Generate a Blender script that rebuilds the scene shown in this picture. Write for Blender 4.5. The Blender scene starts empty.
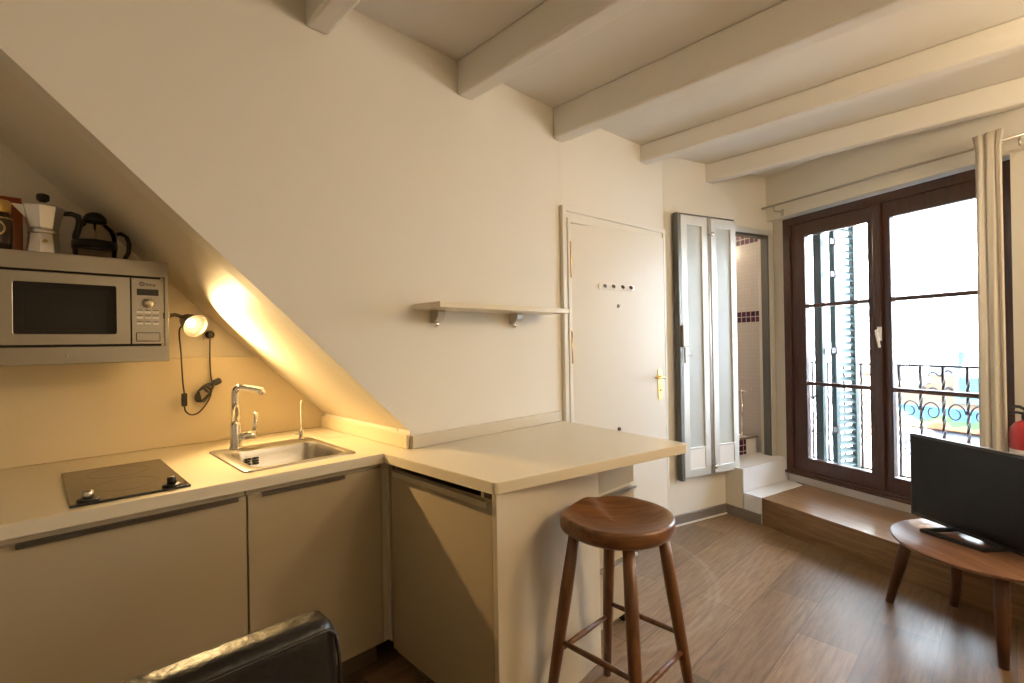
import bpy, math, random
from mathutils import Vector, Matrix
from mathutils.geometry import tessellate_polygon

random.seed(7)
SC = bpy.context.scene
COL = SC.collection
PI = math.pi
R = math.radians

# ------------------------------------------------------------------ materials
M = {}


def mat(name, col, rough=0.5, metal=0.0, var=0.06, scale=6.0, bump=0.0, bscale=80.0, spec=0.5, stretch=None, coat=0.0):
    m = bpy.data.materials.new(name)
    m.use_nodes = True
    nt = m.node_tree
    N, L = nt.nodes, nt.links
    b = N['Principled BSDF']
    b.inputs['Roughness'].default_value = rough
    b.inputs['Metallic'].default_value = metal
    b.inputs['Specular IOR Level'].default_value = spec
    if coat:
        b.inputs['Coat Weight'].default_value = coat
        b.inputs['Coat Roughness'].default_value = 0.15
    tc = N.new('ShaderNodeTexCoord')
    mp = N.new('ShaderNodeMapping')
    L.new(tc.outputs['Object'], mp.inputs['Vector'])
    if stretch:
        mp.inputs['Scale'].default_value = stretch
    nz = N.new('ShaderNodeTexNoise')
    nz.inputs['Scale'].default_value = scale
    nz.inputs['Detail'].default_value = 5
    L.new(mp.outputs['Vector'], nz.inputs['Vector'])
    mx = N.new('ShaderNodeMix')
    mx.data_type = 'RGBA'
    lo = [max(0, c * (1 - var)) for c in col]
    hi = [min(1, c * (1 + var)) for c in col]
    mx.inputs[6].default_value = (*lo, 1)
    mx.inputs[7].default_value = (*hi, 1)
    L.new(nz.outputs['Fac'], mx.inputs[0])
    L.new(mx.outputs[2], b.inputs['Base Color'])
    if bump:
        n2 = N.new('ShaderNodeTexNoise')
        n2.inputs['Scale'].default_value = bscale
        n2.inputs['Detail'].default_value = 4
        L.new(mp.outputs['Vector'], n2.inputs['Vector'])
        bp = N.new('ShaderNodeBump')
        bp.inputs['Strength'].default_value = bump
        bp.inputs['Distance'].default_value = 0.004
        L.new(n2.outputs['Fac'], bp.inputs['Height'])
        L.new(bp.outputs['Normal'], b.inputs['Normal'])
    M[name] = m
    return m


def emis(name, col, strength):
    m = bpy.data.materials.new(name)
    m.use_nodes = True
    b = m.node_tree.nodes['Principled BSDF']
    b.inputs['Base Color'].default_value = (*col, 1)
    b.inputs['Emission Color'].default_value = (*col, 1)
    b.inputs['Emission Strength'].default_value = strength
    M[name] = m
    return m


def glassmat(name, tint=(1, 1, 1), gloss=0.08):
    m = bpy.data.materials.new(name)
    m.use_nodes = True
    nt = m.node_tree
    N, L = nt.nodes, nt.links
    N.remove(N['Principled BSDF'])
    t = N.new('ShaderNodeBsdfTransparent')
    t.inputs['Color'].default_value = (*tint, 1)
    g = N.new('ShaderNodeBsdfGlossy')
    g.inputs['Roughness'].default_value = 0.02
    lw = N.new('ShaderNodeFresnel')
    lw.inputs['IOR'].default_value = 1.3
    mx = N.new('ShaderNodeMixShader')
    L.new(lw.outputs[0], mx.inputs[0])
    L.new(t.outputs[0], mx.inputs[1])
    L.new(g.outputs[0], mx.inputs[2])
    L.new(mx.outputs[0], N['Material Output'].inputs['Surface'])
    M[name] = m


def frostmat(name, col):
    m = bpy.data.materials.new(name)
    m.use_nodes = True
    nt = m.node_tree
    N, L = nt.nodes, nt.links
    b = N['Principled BSDF']
    b.inputs['Base Color'].default_value = (*col, 1)
    b.inputs['Roughness'].default_value = 0.35
    b.inputs['Transmission Weight'].default_value = 0.25
    nz = N.new('ShaderNodeTexNoise')
    nz.inputs['Scale'].default_value = 350
    bp = N.new('ShaderNodeBump')
    bp.inputs['Strength'].default_value = 0.15
    L.new(nz.outputs['Fac'], bp.inputs['Height'])
    L.new(bp.outputs['Normal'], b.inputs['Normal'])
    M[name] = m


def woodmat(name, c1, c2, rough=0.4, axis='X', scale=1.0, coat=0.0, spec=0.5):
    m = bpy.data.materials.new(name)
    m.use_nodes = True
    nt = m.node_tree
    N, L = nt.nodes, nt.links
    b = N['Principled BSDF']
    b.inputs['Roughness'].default_value = rough
    b.inputs['Specular IOR Level'].default_value = spec
    if coat:
        b.inputs['Coat Weight'].default_value = coat
        b.inputs['Coat Roughness'].default_value = 0.2
    tc = N.new('ShaderNodeTexCoord')
    mp = N.new('ShaderNodeMapping')
    L.new(tc.outputs['Object'], mp.inputs['Vector'])
    s = {'X': (1.2, 14, 14), 'Y': (14, 1.2, 14), 'Z': (14, 14, 1.2)}[axis]
    mp.inputs['Scale'].default_value = [v * scale for v in s]
    nz = N.new('ShaderNodeTexNoise')
    nz.inputs['Scale'].default_value = 3
    nz.inputs['Detail'].default_value = 8
    nz.inputs['Distortion'].default_value = 0.6
    L.new(mp.outputs['Vector'], nz.inputs['Vector'])
    cr = N.new('ShaderNodeValToRGB')
    cr.color_ramp.elements[0].position = 0.3
    cr.color_ramp.elements[1].position = 0.7
    cr.color_ramp.elements[0].color = (*c1, 1)
    cr.color_ramp.elements[1].color = (*c2, 1)
    L.new(nz.outputs['Fac'], cr.inputs['Fac'])
    L.new(cr.outputs['Color'], b.inputs['Base Color'])
    M[name] = m


def floormat():
    m = bpy.data.materials.new('oak_floor')
    m.use_nodes = True
    nt = m.node_tree
    N, L = nt.nodes, nt.links
    b = N['Principled BSDF']
    tc = N.new('ShaderNodeTexCoord')
    br = N.new('ShaderNodeTexBrick')
    br.inputs['Scale'].default_value = 1.0
    br.inputs['Brick Width'].default_value = 0.95
    br.inputs['Row Height'].default_value = 0.235
    br.inputs['Mortar Size'].default_value = 0.0016
    br.inputs['Color1'].default_value = (0.0, 0.0, 0.0, 1)
    br.inputs['Color2'].default_value = (1, 1, 1, 1)
    br.inputs['Mortar'].default_value = (0.5, 0.5, 0.5, 1)
    br.offset = 0.37
    L.new(tc.outputs['Object'], br.inputs['Vector'])
    mp = N.new('ShaderNodeMapping')
    mp.inputs['Scale'].default_value = (1.5, 16, 1)
    L.new(tc.outputs['Object'], mp.inputs['Vector'])
    nz = N.new('ShaderNodeTexNoise')
    nz.inputs['Scale'].default_value = 3.5
    nz.inputs['Detail'].default_value = 9
    nz.inputs['Roughness'].default_value = 0.65
    nz.inputs['Distortion'].default_value = 0.35
    L.new(mp.outputs['Vector'], nz.inputs['Vector'])
    big = N.new('ShaderNodeTexNoise')
    big.inputs['Scale'].default_value = 2.2
    L.new(tc.outputs['Object'], big.inputs['Vector'])
    cr = N.new('ShaderNodeValToRGB')
    e = cr.color_ramp.elements
    e[0].position = 0.25
    e[0].color = (0.145, 0.083, 0.042, 1)
    e[1].position = 0.8
    e[1].color = (0.39, 0.255, 0.142, 1)
    L.new(nz.outputs['Fac'], cr.inputs['Fac'])
    tone = N.new('ShaderNodeMix')
    tone.data_type = 'RGBA'
    tone.blend_type = 'MULTIPLY'
    tone.inputs[0].default_value = 1.0
    tr = N.new('ShaderNodeValToRGB')
    tr.color_ramp.elements[0].color = (0.46, 0.43, 0.42, 1)
    tr.color_ramp.elements[1].color = (1.12, 1.1, 1.06, 1)
    L.new(br.outputs['Color'], tr.inputs['Fac'])
    L.new(cr.outputs['Color'], tone.inputs[6])
    L.new(tr.outputs['Color'], tone.inputs[7])
    gap = N.new('ShaderNodeMix')
    gap.data_type = 'RGBA'
    L.new(br.outputs['Fac'], gap.inputs[0])
    L.new(tone.outputs[2], gap.inputs[6])
    gap.inputs[7].default_value = (0.085, 0.052, 0.028, 1)
    # pale scuff arcs worn by the swing of the entrance door
    sub = N.new('ShaderNodeVectorMath'); sub.operation = 'DISTANCE'
    sub.inputs[1].default_value = (2.277, 1.846, 0)
    L.new(tc.outputs['Object'], sub.inputs[0])
    arc_ = N.new('ShaderNodeValToRGB')
    ae = arc_.color_ramp.elements
    ae[0].position = 0.745; ae[0].color = (0, 0, 0, 1)
    ae[1].position = 0.83; ae[1].color = (0, 0, 0, 1)
    for p_, v_ in ((0.765, 0.5), (0.78, 0.1), (0.80, 0.8), (0.815, 0.3)):
        x_ = ae.new(p_); x_.color = (v_, v_, v_, 1)
    L.new(sub.outputs['Value'], arc_.inputs['Fac'])
    am = N.new('ShaderNodeMath'); am.operation = 'MULTIPLY'
    L.new(arc_.outputs['Color'], am.inputs[0])
    sn = N.new('ShaderNodeTexNoise'); sn.inputs['Scale'].default_value = 7
    L.new(tc.outputs['Object'], sn.inputs['Vector'])
    L.new(sn.outputs['Fac'], am.inputs[1])
    am2 = N.new('ShaderNodeMath'); am2.operation = 'MULTIPLY'; am2.inputs[1].default_value = 0.45
    L.new(am.outputs[0], am2.inputs[0])
    sc_ = N.new('ShaderNodeMix'); sc_.data_type = 'RGBA'
    L.new(am2.outputs[0], sc_.inputs[0])
    L.new(gap.outputs[2], sc_.inputs[6])
    sc_.inputs[7].default_value = (0.50, 0.43, 0.36, 1)
    L.new(sc_.outputs[2], b.inputs['Base Color'])
    rr = N.new('ShaderNodeMapRange')
    rr.inputs[3].default_value = 0.28
    rr.inputs[4].default_value = 0.46
    L.new(big.outputs['Fac'], rr.inputs[0])
    L.new(rr.outputs[0], b.inputs['Roughness'])
    bp = N.new('ShaderNodeBump')
    bp.inputs['Strength'].default_value = 0.12
    bp.inputs['Distance'].default_value = 0.003
    L.new(nz.outputs['Fac'], bp.inputs['Height'])
    L.new(bp.outputs['Normal'], b.inputs['Normal'])
    M['oak_floor'] = m


def tilemat(name, bands, base=(0.62, 0.58, 0.55), small=0.033, hcoord='X'):
    """white mosaic tile; plum coloured tiles where local z lies in a band"""
    m = bpy.data.materials.new(name)
    m.use_nodes = True
    nt = m.node_tree
    N, L = nt.nodes, nt.links
    b = N['Principled BSDF']
    b.inputs['Roughness'].default_value = 0.18
    tc = N.new('ShaderNodeTexCoord')
    sp = N.new('ShaderNodeSeparateXYZ')
    L.new(tc.outputs['Object'], sp.inputs[0])
    cb = N.new('ShaderNodeCombineXYZ')
    L.new(sp.outputs[hcoord], cb.inputs[0])
    L.new(sp.outputs['Z'], cb.inputs[1])
    def brick(w, h, c1, c2, mo, ms):
        t = N.new('ShaderNodeTexBrick')
        t.offset = 0.0
        t.inputs['Scale'].default_value = 1
        t.inputs['Brick Width'].default_value = w
        t.inputs['Row Height'].default_value = h
        t.inputs['Mortar Size'].default_value = ms
        t.inputs['Color1'].default_value = (*c1, 1)
        t.inputs['Color2'].default_value = (*c2, 1)
        t.inputs['Mortar'].default_value = (*mo, 1)
        L.new(cb.outputs[0], t.inputs['Vector'])
        return t
    w = brick(small, small, base, tuple(c * 0.95 for c in base), tuple(c * 0.82 for c in base), 0.0018)
    p = brick(0.05, 0.05, (0.10, 0.02, 0.06), (0.035, 0.01, 0.03), (0.55, 0.5, 0.48), 0.0035)
    fac = None
    for z0, z1 in bands:
        a = N.new('ShaderNodeMath'); a.operation = 'GREATER_THAN'; a.inputs[1].default_value = z0
        c = N.new('ShaderNodeMath'); c.operation = 'LESS_THAN'; c.inputs[1].default_value = z1
        L.new(sp.outputs['Z'], a.inputs[0]); L.new(sp.outputs['Z'], c.inputs[0])
        mu = N.new('ShaderNodeMath'); mu.operation = 'MULTIPLY'
        L.new(a.outputs[0], mu.inputs[0]); L.new(c.outputs[0], mu.inputs[1])
        if fac is None:
            fac = mu
        else:
            ad = N.new('ShaderNodeMath'); ad.operation = 'ADD'
            L.new(fac.outputs[0], ad.inputs[0]); L.new(mu.outputs[0], ad.inputs[1])
            fac = ad
    mx = N.new('ShaderNodeMix'); mx.data_type = 'RGBA'
    if fac is None:
        mx.inputs[0].default_value = 0
    else:
        L.new(fac.outputs[0], mx.inputs[0])
    L.new(w.outputs['Color'], mx.inputs[6]); L.new(p.outputs['Color'], mx.inputs[7])
    L.new(mx.outputs[2], b.inputs['Base Color'])
    M[name] = m


def muralmat():
    """painted shop panel: blue sky over a green hill over an orange band (local z)"""
    m = bpy.data.materials.new('mural_paint')
    m.use_nodes = True
    nt = m.node_tree
    N, L = nt.nodes, nt.links
    b = N['Principled BSDF']
    b.inputs['Roughness'].default_value = 0.6
    tc = N.new('ShaderNodeTexCoord')
    nz = N.new('ShaderNodeTexNoise'); nz.inputs['Scale'].default_value = 2.2
    L.new(tc.outputs['Object'], nz.inputs['Vector'])
    sp = N.new('ShaderNodeSeparateXYZ'); L.new(tc.outputs['Object'], sp.inputs[0])
    ad = N.new('ShaderNodeMath'); ad.operation = 'MULTIPLY_ADD'
    ad.inputs[1].default_value = 0.5
    L.new(nz.outputs['Fac'], ad.inputs[0]); L.new(sp.outputs['Z'], ad.inputs[2])
    cr = N.new('ShaderNodeValToRGB'); cr.color_ramp.interpolation = 'CONSTANT'
    e = cr.color_ramp.elements
    e[0].position = 0.0; e[0].color = (0.42, 0.10, 0.03, 1)
    e[1].position = 0.31; e[1].color = (0.45, 0.26, 0.09, 1)
    x = e.new(0.35); x.color = (0.11, 0.24, 0.07, 1)
    x = e.new(0.42); x.color = (0.08, 0.25, 0.40, 1)
    L.new(ad.outputs[0], cr.inputs['Fac'])
    L.new(cr.outputs['Color'], b.inputs['Base Color'])
    M['mural_paint'] = m


mat('wall_paint', (0.77, 0.725, 0.635), 0.75, var=0.025, scale=3, bump=0.25, bscale=9)
mat('ceiling_paint', (0.76, 0.72, 0.66), 0.75, var=0.02, scale=3, bump=0.15, bscale=12)
mat('beam_paint', (0.78, 0.74, 0.67), 0.6, var=0.03, scale=3, bump=0.3, bscale=7)
mat('soffit_paint', (0.74, 0.67, 0.55), 0.6, var=0.03, scale=3, bump=0.2, bscale=8)
mat('door_paint', (0.76, 0.72, 0.64), 0.35, var=0.015, scale=4)
mat('trim_paint', (0.77, 0.73, 0.64), 0.4, var=0.02, scale=4)
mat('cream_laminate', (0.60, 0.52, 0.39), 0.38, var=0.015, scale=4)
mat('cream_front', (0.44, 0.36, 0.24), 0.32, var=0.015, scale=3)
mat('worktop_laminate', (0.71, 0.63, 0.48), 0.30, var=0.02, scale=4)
mat('panel_laminate', (0.70, 0.60, 0.42), 0.4, var=0.02, scale=4)
mat('bright_white', (0.9, 0.89, 0.87), 0.3, var=0.01)
mat('dark_plinth', (0.17, 0.125, 0.085), 0.45, var=0.1)
mat('baseboard_grey', (0.20, 0.17, 0.15), 0.4, var=0.1)
mat('white_strip', (0.85, 0.83, 0.8), 0.35, var=0.02)
mat('white_tile', (0.78, 0.78, 0.80), 0.22, var=0.02, scale=3)
mat('steel', (0.58, 0.55, 0.50), 0.30, 1.0, var=0.05, scale=4, stretch=(1, 1, 60))
mat('steel_panel', (0.38, 0.35, 0.305), 0.27, 1.0, var=0.04, scale=4, stretch=(1, 1, 40))
mat('sink_steel', (0.42, 0.40, 0.37), 0.36, 1.0, var=0.04, scale=8)
mat('chrome', (0.80, 0.79, 0.77), 0.10, 1.0, var=0.01)
mat('lock_steel', (0.33, 0.30, 0.26), 0.4, 0.8, var=0.05)
mat('dark_steel', (0.16, 0.14, 0.12), 0.35, 0.9, var=0.1)
mat('aluminium', (0.70, 0.69, 0.64), 0.45, 0.45, var=0.04, scale=3)
mat('dark_aluminium', (0.16, 0.16, 0.15), 0.4, 0.6, var=0.05)
mat('brass', (0.72, 0.47, 0.16), 0.28, 1.0, var=0.08, scale=20)
mat('gold_cap', (0.72, 0.50, 0.16), 0.3, 0.9, var=0.05)
mat('black_glass', (0.010, 0.009, 0.009), 0.08, var=0.0)
mat('hob_glass', (0.055, 0.045, 0.036), 0.12, var=0.05)
mat('oven_glass', (0.022, 0.020, 0.018), 0.2, var=0.05, spec=0.25)
mat('print_black', (0.02, 0.018, 0.016), 0.6, var=0.05, spec=0.2)
mat('hob_ring', (0.085, 0.07, 0.055), 0.2, var=0.02)
mat('black_plastic', (0.014, 0.013, 0.012), 0.4, var=0.1)
mat('grey_plastic', (0.22, 0.21, 0.2), 0.45, var=0.1)
mat('white_plastic', (0.8, 0.78, 0.73), 0.35, var=0.02)
mat('black_leather', (0.009, 0.0075, 0.0065), 0.33, var=0.3, scale=14, bump=0.9, bscale=30, spec=0.42, coat=0.0)
mat('leather_piping', (0.02, 0.016, 0.013), 0.4, var=0.2)
mat('tv_screen', (0.010, 0.009, 0.010), 0.25, var=0.0, spec=0.18)
mat('tv_case', (0.02, 0.02, 0.022), 0.35, var=0.05)
mat('tv_edge', (0.45, 0.43, 0.42), 0.3, 0.5, var=0.05)
mat('curtain_cloth', (0.80, 0.74, 0.64), 0.85, var=0.03, scale=30, bump=0.1, bscale=300)
_n = M['curtain_cloth'].node_tree
_t = _n.nodes.new('ShaderNodeBsdfTranslucent'); _t.inputs['Color'].default_value = (0.80, 0.74, 0.64, 1)
_m = _n.nodes.new('ShaderNodeMixShader'); _m.inputs[0].default_value = 0.3
_n.links.new(_n.nodes['Principled BSDF'].outputs[0], _m.inputs[1])
_n.links.new(_t.outputs[0], _m.inputs[2])
_n.links.new(_m.outputs[0], _n.nodes['Material Output'].inputs['Surface'])
mat('extinguisher_red', (0.42, 0.012, 0.014), 0.28, var=0.05, coat=0.4)
mat('jar_glass', (0.035, 0.02, 0.012), 0.12, var=0.1)
mat('jar_label', (0.045, 0.028, 0.018), 0.35, var=0.2)
mat('label_gold', (0.6, 0.42, 0.16), 0.4, 0.4, var=0.1)
mat('pack_orange', (0.42, 0.13, 0.03), 0.45, var=0.15, scale=10)
mat('pack_red', (0.30, 0.05, 0.02), 0.45, var=0.15, scale=10)
mat('moka_alu', (0.70, 0.67, 0.62), 0.28, 0.95, var=0.05)
mat('shutter_green', (0.016, 0.036, 0.036), 0.45, var=0.1, scale=8)
mat('shutter_pale', (0.20, 0.33, 0.33), 0.6, var=0.1, scale=8)
mat('iron', (0.018, 0.012, 0.012), 0.5, 0.4, var=0.2)
mat('facade_plaster', (0.80, 0.78, 0.74), 0.9, var=0.12, scale=1.3, bump=0.2, bscale=10)
mat('facade_ochre', (0.36, 0.22, 0.13), 0.9, var=0.12, scale=1.5)
mat('facade_stone', (0.72, 0.66, 0.58), 0.85, var=0.08, scale=2)
mat('awning_grey', (0.16, 0.16, 0.17), 0.7, var=0.1)
mat('street_paving', (0.35, 0.33, 0.31), 0.85, var=0.15, scale=3)
mat('blind_cloth', (0.75, 0.72, 0.62), 0.8, var=0.05)
mat('cable_rubber', (0.03, 0.03, 0.03), 0.6, var=0.1)
mat('lamp_glass_white', (0.85, 0.85, 0.88), 0.3, var=0.02)
mat('lamp_inner', (0.42, 0.38, 0.30), 0.35, 0.3, var=0.01)
mat('lamp_shell', (0.10, 0.085, 0.07), 0.35, 0.5, var=0.05)
woodmat('walnut', (0.110, 0.042, 0.015), (0.230, 0.100, 0.036), 0.30, 'X', 1.0, coat=0.3)
woodmat('walnut_leg', (0.100, 0.037, 0.013), (0.200, 0.084, 0.031), 0.34, 'Z', 1.0, coat=0.2)
woodmat('table_wood', (0.17, 0.08, 0.045), (0.27, 0.14, 0.08), 0.32, 'X', 1.0, coat=0.2)
woodmat('table_leg_wood', (0.07, 0.027, 0.014), (0.13, 0.055, 0.028), 0.4, 'Z', 1.0)
woodmat('window_wood', (0.030, 0.009, 0.005), (0.062, 0.019, 0.010), 0.33, 'Z', 1.0, coat=0.2)
woodmat('step_wood', (0.155, 0.080, 0.034), (0.275, 0.155, 0.072), 0.30, 'X', 1.0, coat=0.25)
floormat()
muralmat()
frostmat('frosted_glass', (0.66, 0.70, 0.68))
glassmat('pane_glass')
glassmat('carafe_glass', (0.80, 0.76, 0.70))
tilemat('bath_tile', [(1.50, 1.60), (2.20, 2.30)])
tilemat('bath_plain', [], hcoord='Y')
tilemat('plum_tile', [(0.0, 3.0)])
emis('bulb', (1.0, 0.78, 0.46), 6.0)


# ------------------------------------------------------------------ mesh helper
def rrect(w, h, r, n=5, cx=0.0, cy=0.0):
    """rounded rectangle outline, counter clockwise"""
    pts = []
    for sx, sy, a0 in ((1, -1, -90), (1, 1, 0), (-1, 1, 90), (-1, -1, 180)):
        for k in range(n + 1):
            a = R(a0 + 90.0 * k / n)
            pts.append((cx + sx * (w / 2 - r) + r * math.cos(a), cy + sy * (h / 2 - r) + r * math.sin(a)))
    return pts


class MB:
    def __init__(self):
        self.v, self.f, self.sm = [], [], []

    def add(self, vs, fs, smooth=False, mx=None):
        b = len(self.v)
        if mx is not None:
            vs = [mx @ Vector(p) for p in vs]
        self.v += [tuple(p) for p in vs]
        self.f += [tuple(b + i for i in f) for f in fs]
        self.sm += [smooth] * len(fs)
        return self

    def box(self, x0, x1, y0, y1, z0, z1, mx=None):
        vs = [(x0, y0, z0), (x1, y0, z0), (x1, y1, z0), (x0, y1, z0), (x0, y0, z1), (x1, y0, z1), (x1, y1, z1), (x0, y1, z1)]
        fs = [(3, 2, 1, 0), (4, 5, 6, 7), (0, 1, 5, 4), (1, 2, 6, 5), (2, 3, 7, 6), (3, 0, 4, 7)]
        return self.add(vs, fs, False, mx)

    def prism(self, outer, a0, a1, axis='z', holes=(), mx=None):
        """polygon (with holes) extruded from a0 to a1; axis z: (x,y), y: (x,z), x: (y,z)"""
        loops = [list(outer)] + [list(h) for h in holes]
        def P(p, a):
            return {'z': (p[0], p[1], a), 'y': (p[0], a, p[1]), 'x': (a, p[0], p[1])}[axis]
        flat = [p for l in loops for p in l]
        n = len(flat)
        tris = tessellate_polygon([[Vector((p[0], p[1], 0)) for p in l] for l in loops])
        vs = [P(p, a0) for p in flat] + [P(p, a1) for p in flat]
        fs = []
        for t in tris:
            a, b, c = [flat[i] for i in t]
            ccw = (b[0] - a[0]) * (c[1] - a[1]) - (b[1] - a[1]) * (c[0] - a[0]) > 0
            t = tuple(t) if ccw else tuple(reversed(t))
            flip = axis == 'y'
            top = t if not flip else tuple(reversed(t))
            bot = tuple(reversed(top))
            fs.append(tuple(i + n for i in top))
            fs.append(bot)
        o = 0
        for k, l in enumerate(loops):
            area = sum(l[i][0] * l[(i + 1) % len(l)][1] - l[(i + 1) % len(l)][0] * l[i][1] for i in range(len(l)))
            fwd = (area > 0) == (k == 0)
            if axis == 'y':
                fwd = not fwd
            for i in range(len(l)):
                j = (i + 1) % len(l)
                q = (o + i, o + j, o + j + n, o + i + n)
                fs.append(q if fwd else tuple(reversed(q)))
            o += len(l)
        if a1 < a0:
            fs = [tuple(reversed(f)) for f in fs]
        return self.add(vs, fs, False, mx)

    def loft(self, rings, cap0=True, cap1=True, smooth=True, mx=None, closed=True):
        n = len(rings[0])
        vs = [p for r in rings for p in r]
        fs = []
        for k in range(len(rings) - 1):
            for i in range(n if closed else n - 1):
                j = (i + 1) % n
                fs.append((k * n + i, k * n + j, (k + 1) * n + j, (k + 1) * n + i))
        if cap0:
            fs.append(tuple(reversed(range(n))))
        if cap1:
            fs.append(tuple((len(rings) - 1) * n + i for i in range(n)))
        return self.add(vs, fs, smooth, mx)

    def lathe(self, prof, n=24, c=(0, 0, 0), mx=None, smooth=True, caps=True):
        rings = [[(c[0] + r * math.cos(2 * PI * i / n), c[1] + r * math.sin(2 * PI * i / n), c[2] + z) for i in range(n)] for r, z in prof]
        return self.loft(rings, caps, caps, smooth, mx)

    def tube(self, path, r, n=10, smooth=True, mx=None, close=False):
        path = [Vector(p) for p in path]
        rs = r if isinstance(r, (list, tuple)) else [r] * len(path)
        rings = []
        up = None
        m = len(path)
        for i, p in enumerate(path):
            if close:
                d = path[(i + 1) % m] - path[i - 1]
            else:
                d = path[min(i + 1, m - 1)] - path[max(i - 1, 0)]
            d.normalize()
            if up is None:
                a = Vector((0, 0, 1)) if abs(d.z) < 0.9 else Vector((1, 0, 0))
                up = d.cross(a).normalized()
            up = (up - d * up.dot(d)).normalized()
            w = d.cross(up)
            rings.append([tuple(p + (up * math.cos(2 * PI * k / n) + w * math.sin(2 * PI * k / n)) * rs[i]) for k in range(n)])
        if close:
            rings.append(rings[0])
            return self.loft(rings, False, False, smooth, mx)
        return self.loft(rings, True, True, smooth, mx)

    def build(self, name, m, parent=None, bevel=0.0, seg=2, loc=(0, 0, 0), rot=0.0, subsurf=0, smooth_all=False):
        me = bpy.data.meshes.new(name)
        me.from_pydata(self.v, [], self.f)
        me.materials.append(M[m])
        for p, s in zip(me.polygons, self.sm):
            p.use_smooth = s or smooth_all
        me.update()
        o = bpy.data.objects.new(name, me)
        COL.objects.link(o)
        o.location = loc
        o.rotation_euler = (0, 0, rot)
        if parent is not None:
            o.parent = parent
        if bevel:
            b = o.modifiers.new('bevel', 'BEVEL')
            b.width = bevel
            b.segments = seg
            b.limit_method = 'ANGLE'
            b.angle_limit = R(40)
        if subsurf:
            s = o.modifiers.new('sub', 'SUBSURF')
            s.levels = s.render_levels = subsurf
        return o


def box(x0, x1, y0, y1, z0, z1):
    return MB().box(x0, x1, y0, y1, z0, z1)


def thing(name, label, cat, loc=(0, 0, 0), rot=0.0, group=None):
    o = bpy.data.objects.new(name, None)
    o.empty_display_size = 0.1
    COL.objects.link(o)
    o.location = loc
    o.rotation_euler = (0, 0, rot)
    return tag(o, label, cat, group)


def tag(o, label, cat, group=None):
    o['label'] = label
    o['category'] = cat
    if group:
        o['group'] = group
    return o


def struct(o, label, cat):
    o['kind'] = 'structure'
    return tag(o, label, cat)


def sthing(name, label, cat, loc=(0, 0, 0), rot=0.0):
    o = thing(name, label, cat, loc, rot)
    o['kind'] = 'structure'
    return o


def copy_tree(o, parent=None):
    c = o.copy()
    COL.objects.link(c)
    if parent is not None:
        c.parent = parent
    for ch in list(o.children):
        copy_tree(ch, c)
    return c


# ------------------------------------------------------------------ frames of the room
YA = 1.83                       # long wall with the stair soffit and the door
YB = 2.72                       # back of the kitchen niche
CEIL = 2.70
CT = 0.90                       # worktop height
WO = Vector((3.784, 1.287, 0))  # corner of the wooden step; window wall frame starts here
WR = R(67.8 - 180.0)            # local x runs along the window wall, local y points outdoors
A2O = Vector((3.60, 1.655, 0))  # short wall with the bathroom opening
A2R = R(-16.5)
DO = Vector((2.277, 1.844, 0))  # hinge line of the entrance door
DR = R(-11.7)


def wfr(t, d, z=0.0):
    c, s = math.cos(WR), math.sin(WR)
    return Vector((WO.x + c * t - s * d, WO.y + s * t + c * d, z))


def a2fr(t, d, z=0.0):
    c, s = math.cos(A2R), math.sin(A2R)
    return Vector((A2O.x + c * t - s * d, A2O.y + s * t + c * d, z))


DW = 0.60   # depth of the window plane behind the step front
DU = 0.52   # wall plane above and beside the window

# ------------------------------------------------------------------ room shell

fl = MB()
p0, p1 = wfr(4.6, 0.85), wfr(-0.6, 0.85)
fl.prism([(-1.4, -2.8), (p0.x, -2.8), (p0.x, p0.y), (p1.x, p1.y), (6.2, 2.3), (6.2, 4.2), (-1.4, 4.2)], -0.2, 0.0)
fl = fl.build('floor', 'oak_floor')
struct(fl, 'wide brown oak plank floor of the whole room', 'floor')

ce = MB()
p2 = wfr(-2.4, 0.85)
ce.prism([(-1.4, -2.8), (p0.x, -2.8), (p0.x, p0.y), (p2.x, p2.y), (5.4, 4.2), (-1.4, 4.2)], CEIL, CEIL + 0.2)
struct(ce.build('ceiling', 'ceiling_paint'), 'white painted ceiling between the beams', 'ceiling')

struct(box(-1.35, -1.2, -2.7, 2.9, 0, CEIL).build('wall_left', 'wall_paint'), 'cream wall beyond the left end of the kitchen', 'wall')
struct(box(-1.35, 3.4, -2.75, -2.6, 0, CEIL).build('wall_back', 'wall_paint'), 'cream wall behind the viewpoint', 'wall')
struct(box(-1.35, 1.4, YB, YB + 0.12, 0, CEIL).build('wall_recess', 'soffit_paint'), 'wall at the back of the kitchen recess under the stairs', 'wall')

# long wall: everything above the slope, with the door opening
SX0, SZ0, SX1, SZ1 = -0.636, CEIL, 1.169, 0.977
wa = MB()
wa.prism([(SX0, CEIL), (SX1, SZ1), (SX1, 0), (2.275, 0), (2.275, 2.06), (3.10, 2.06), (3.10, 0), (3.45, 0), (3.45, CEIL)], YA, YA + 0.10, axis='y')
struct(wa.build('wall_long', 'wall_paint'), 'long cream plaster wall above the sloping stair edge', 'wall')
so = MB()
so.prism([(SX0, CEIL), (SX1, SZ1), (1.32, SZ1), (1.32, CEIL)], YA + 0.10, YB, axis='y')
so.prism([(SX1 - 0.003, 0), (SX1 - 0.003, SZ1 - 0.001), (1.32, SZ1 - 0.001), (1.32, 0)], YA + 0.10, YB, axis='y')
struct(so.build('ceiling_slope', 'soffit_paint'), 'sloping soffit under the stairs above the sink', 'soffit')

# hallway behind the ajar door
hw = MB()
hw.box(2.0, 2.1, YA + 0.1, 3.2, 0, CEIL).box(3.3, 3.36, YA + 0.14, 3.2, 0, CEIL).box(2.0, 3.36, 3.2, 3.3, 0, CEIL)
struct(hw.build('wall_hall', 'wall_paint'), 'plain walls of the passage behind the entrance door', 'wall')

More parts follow.
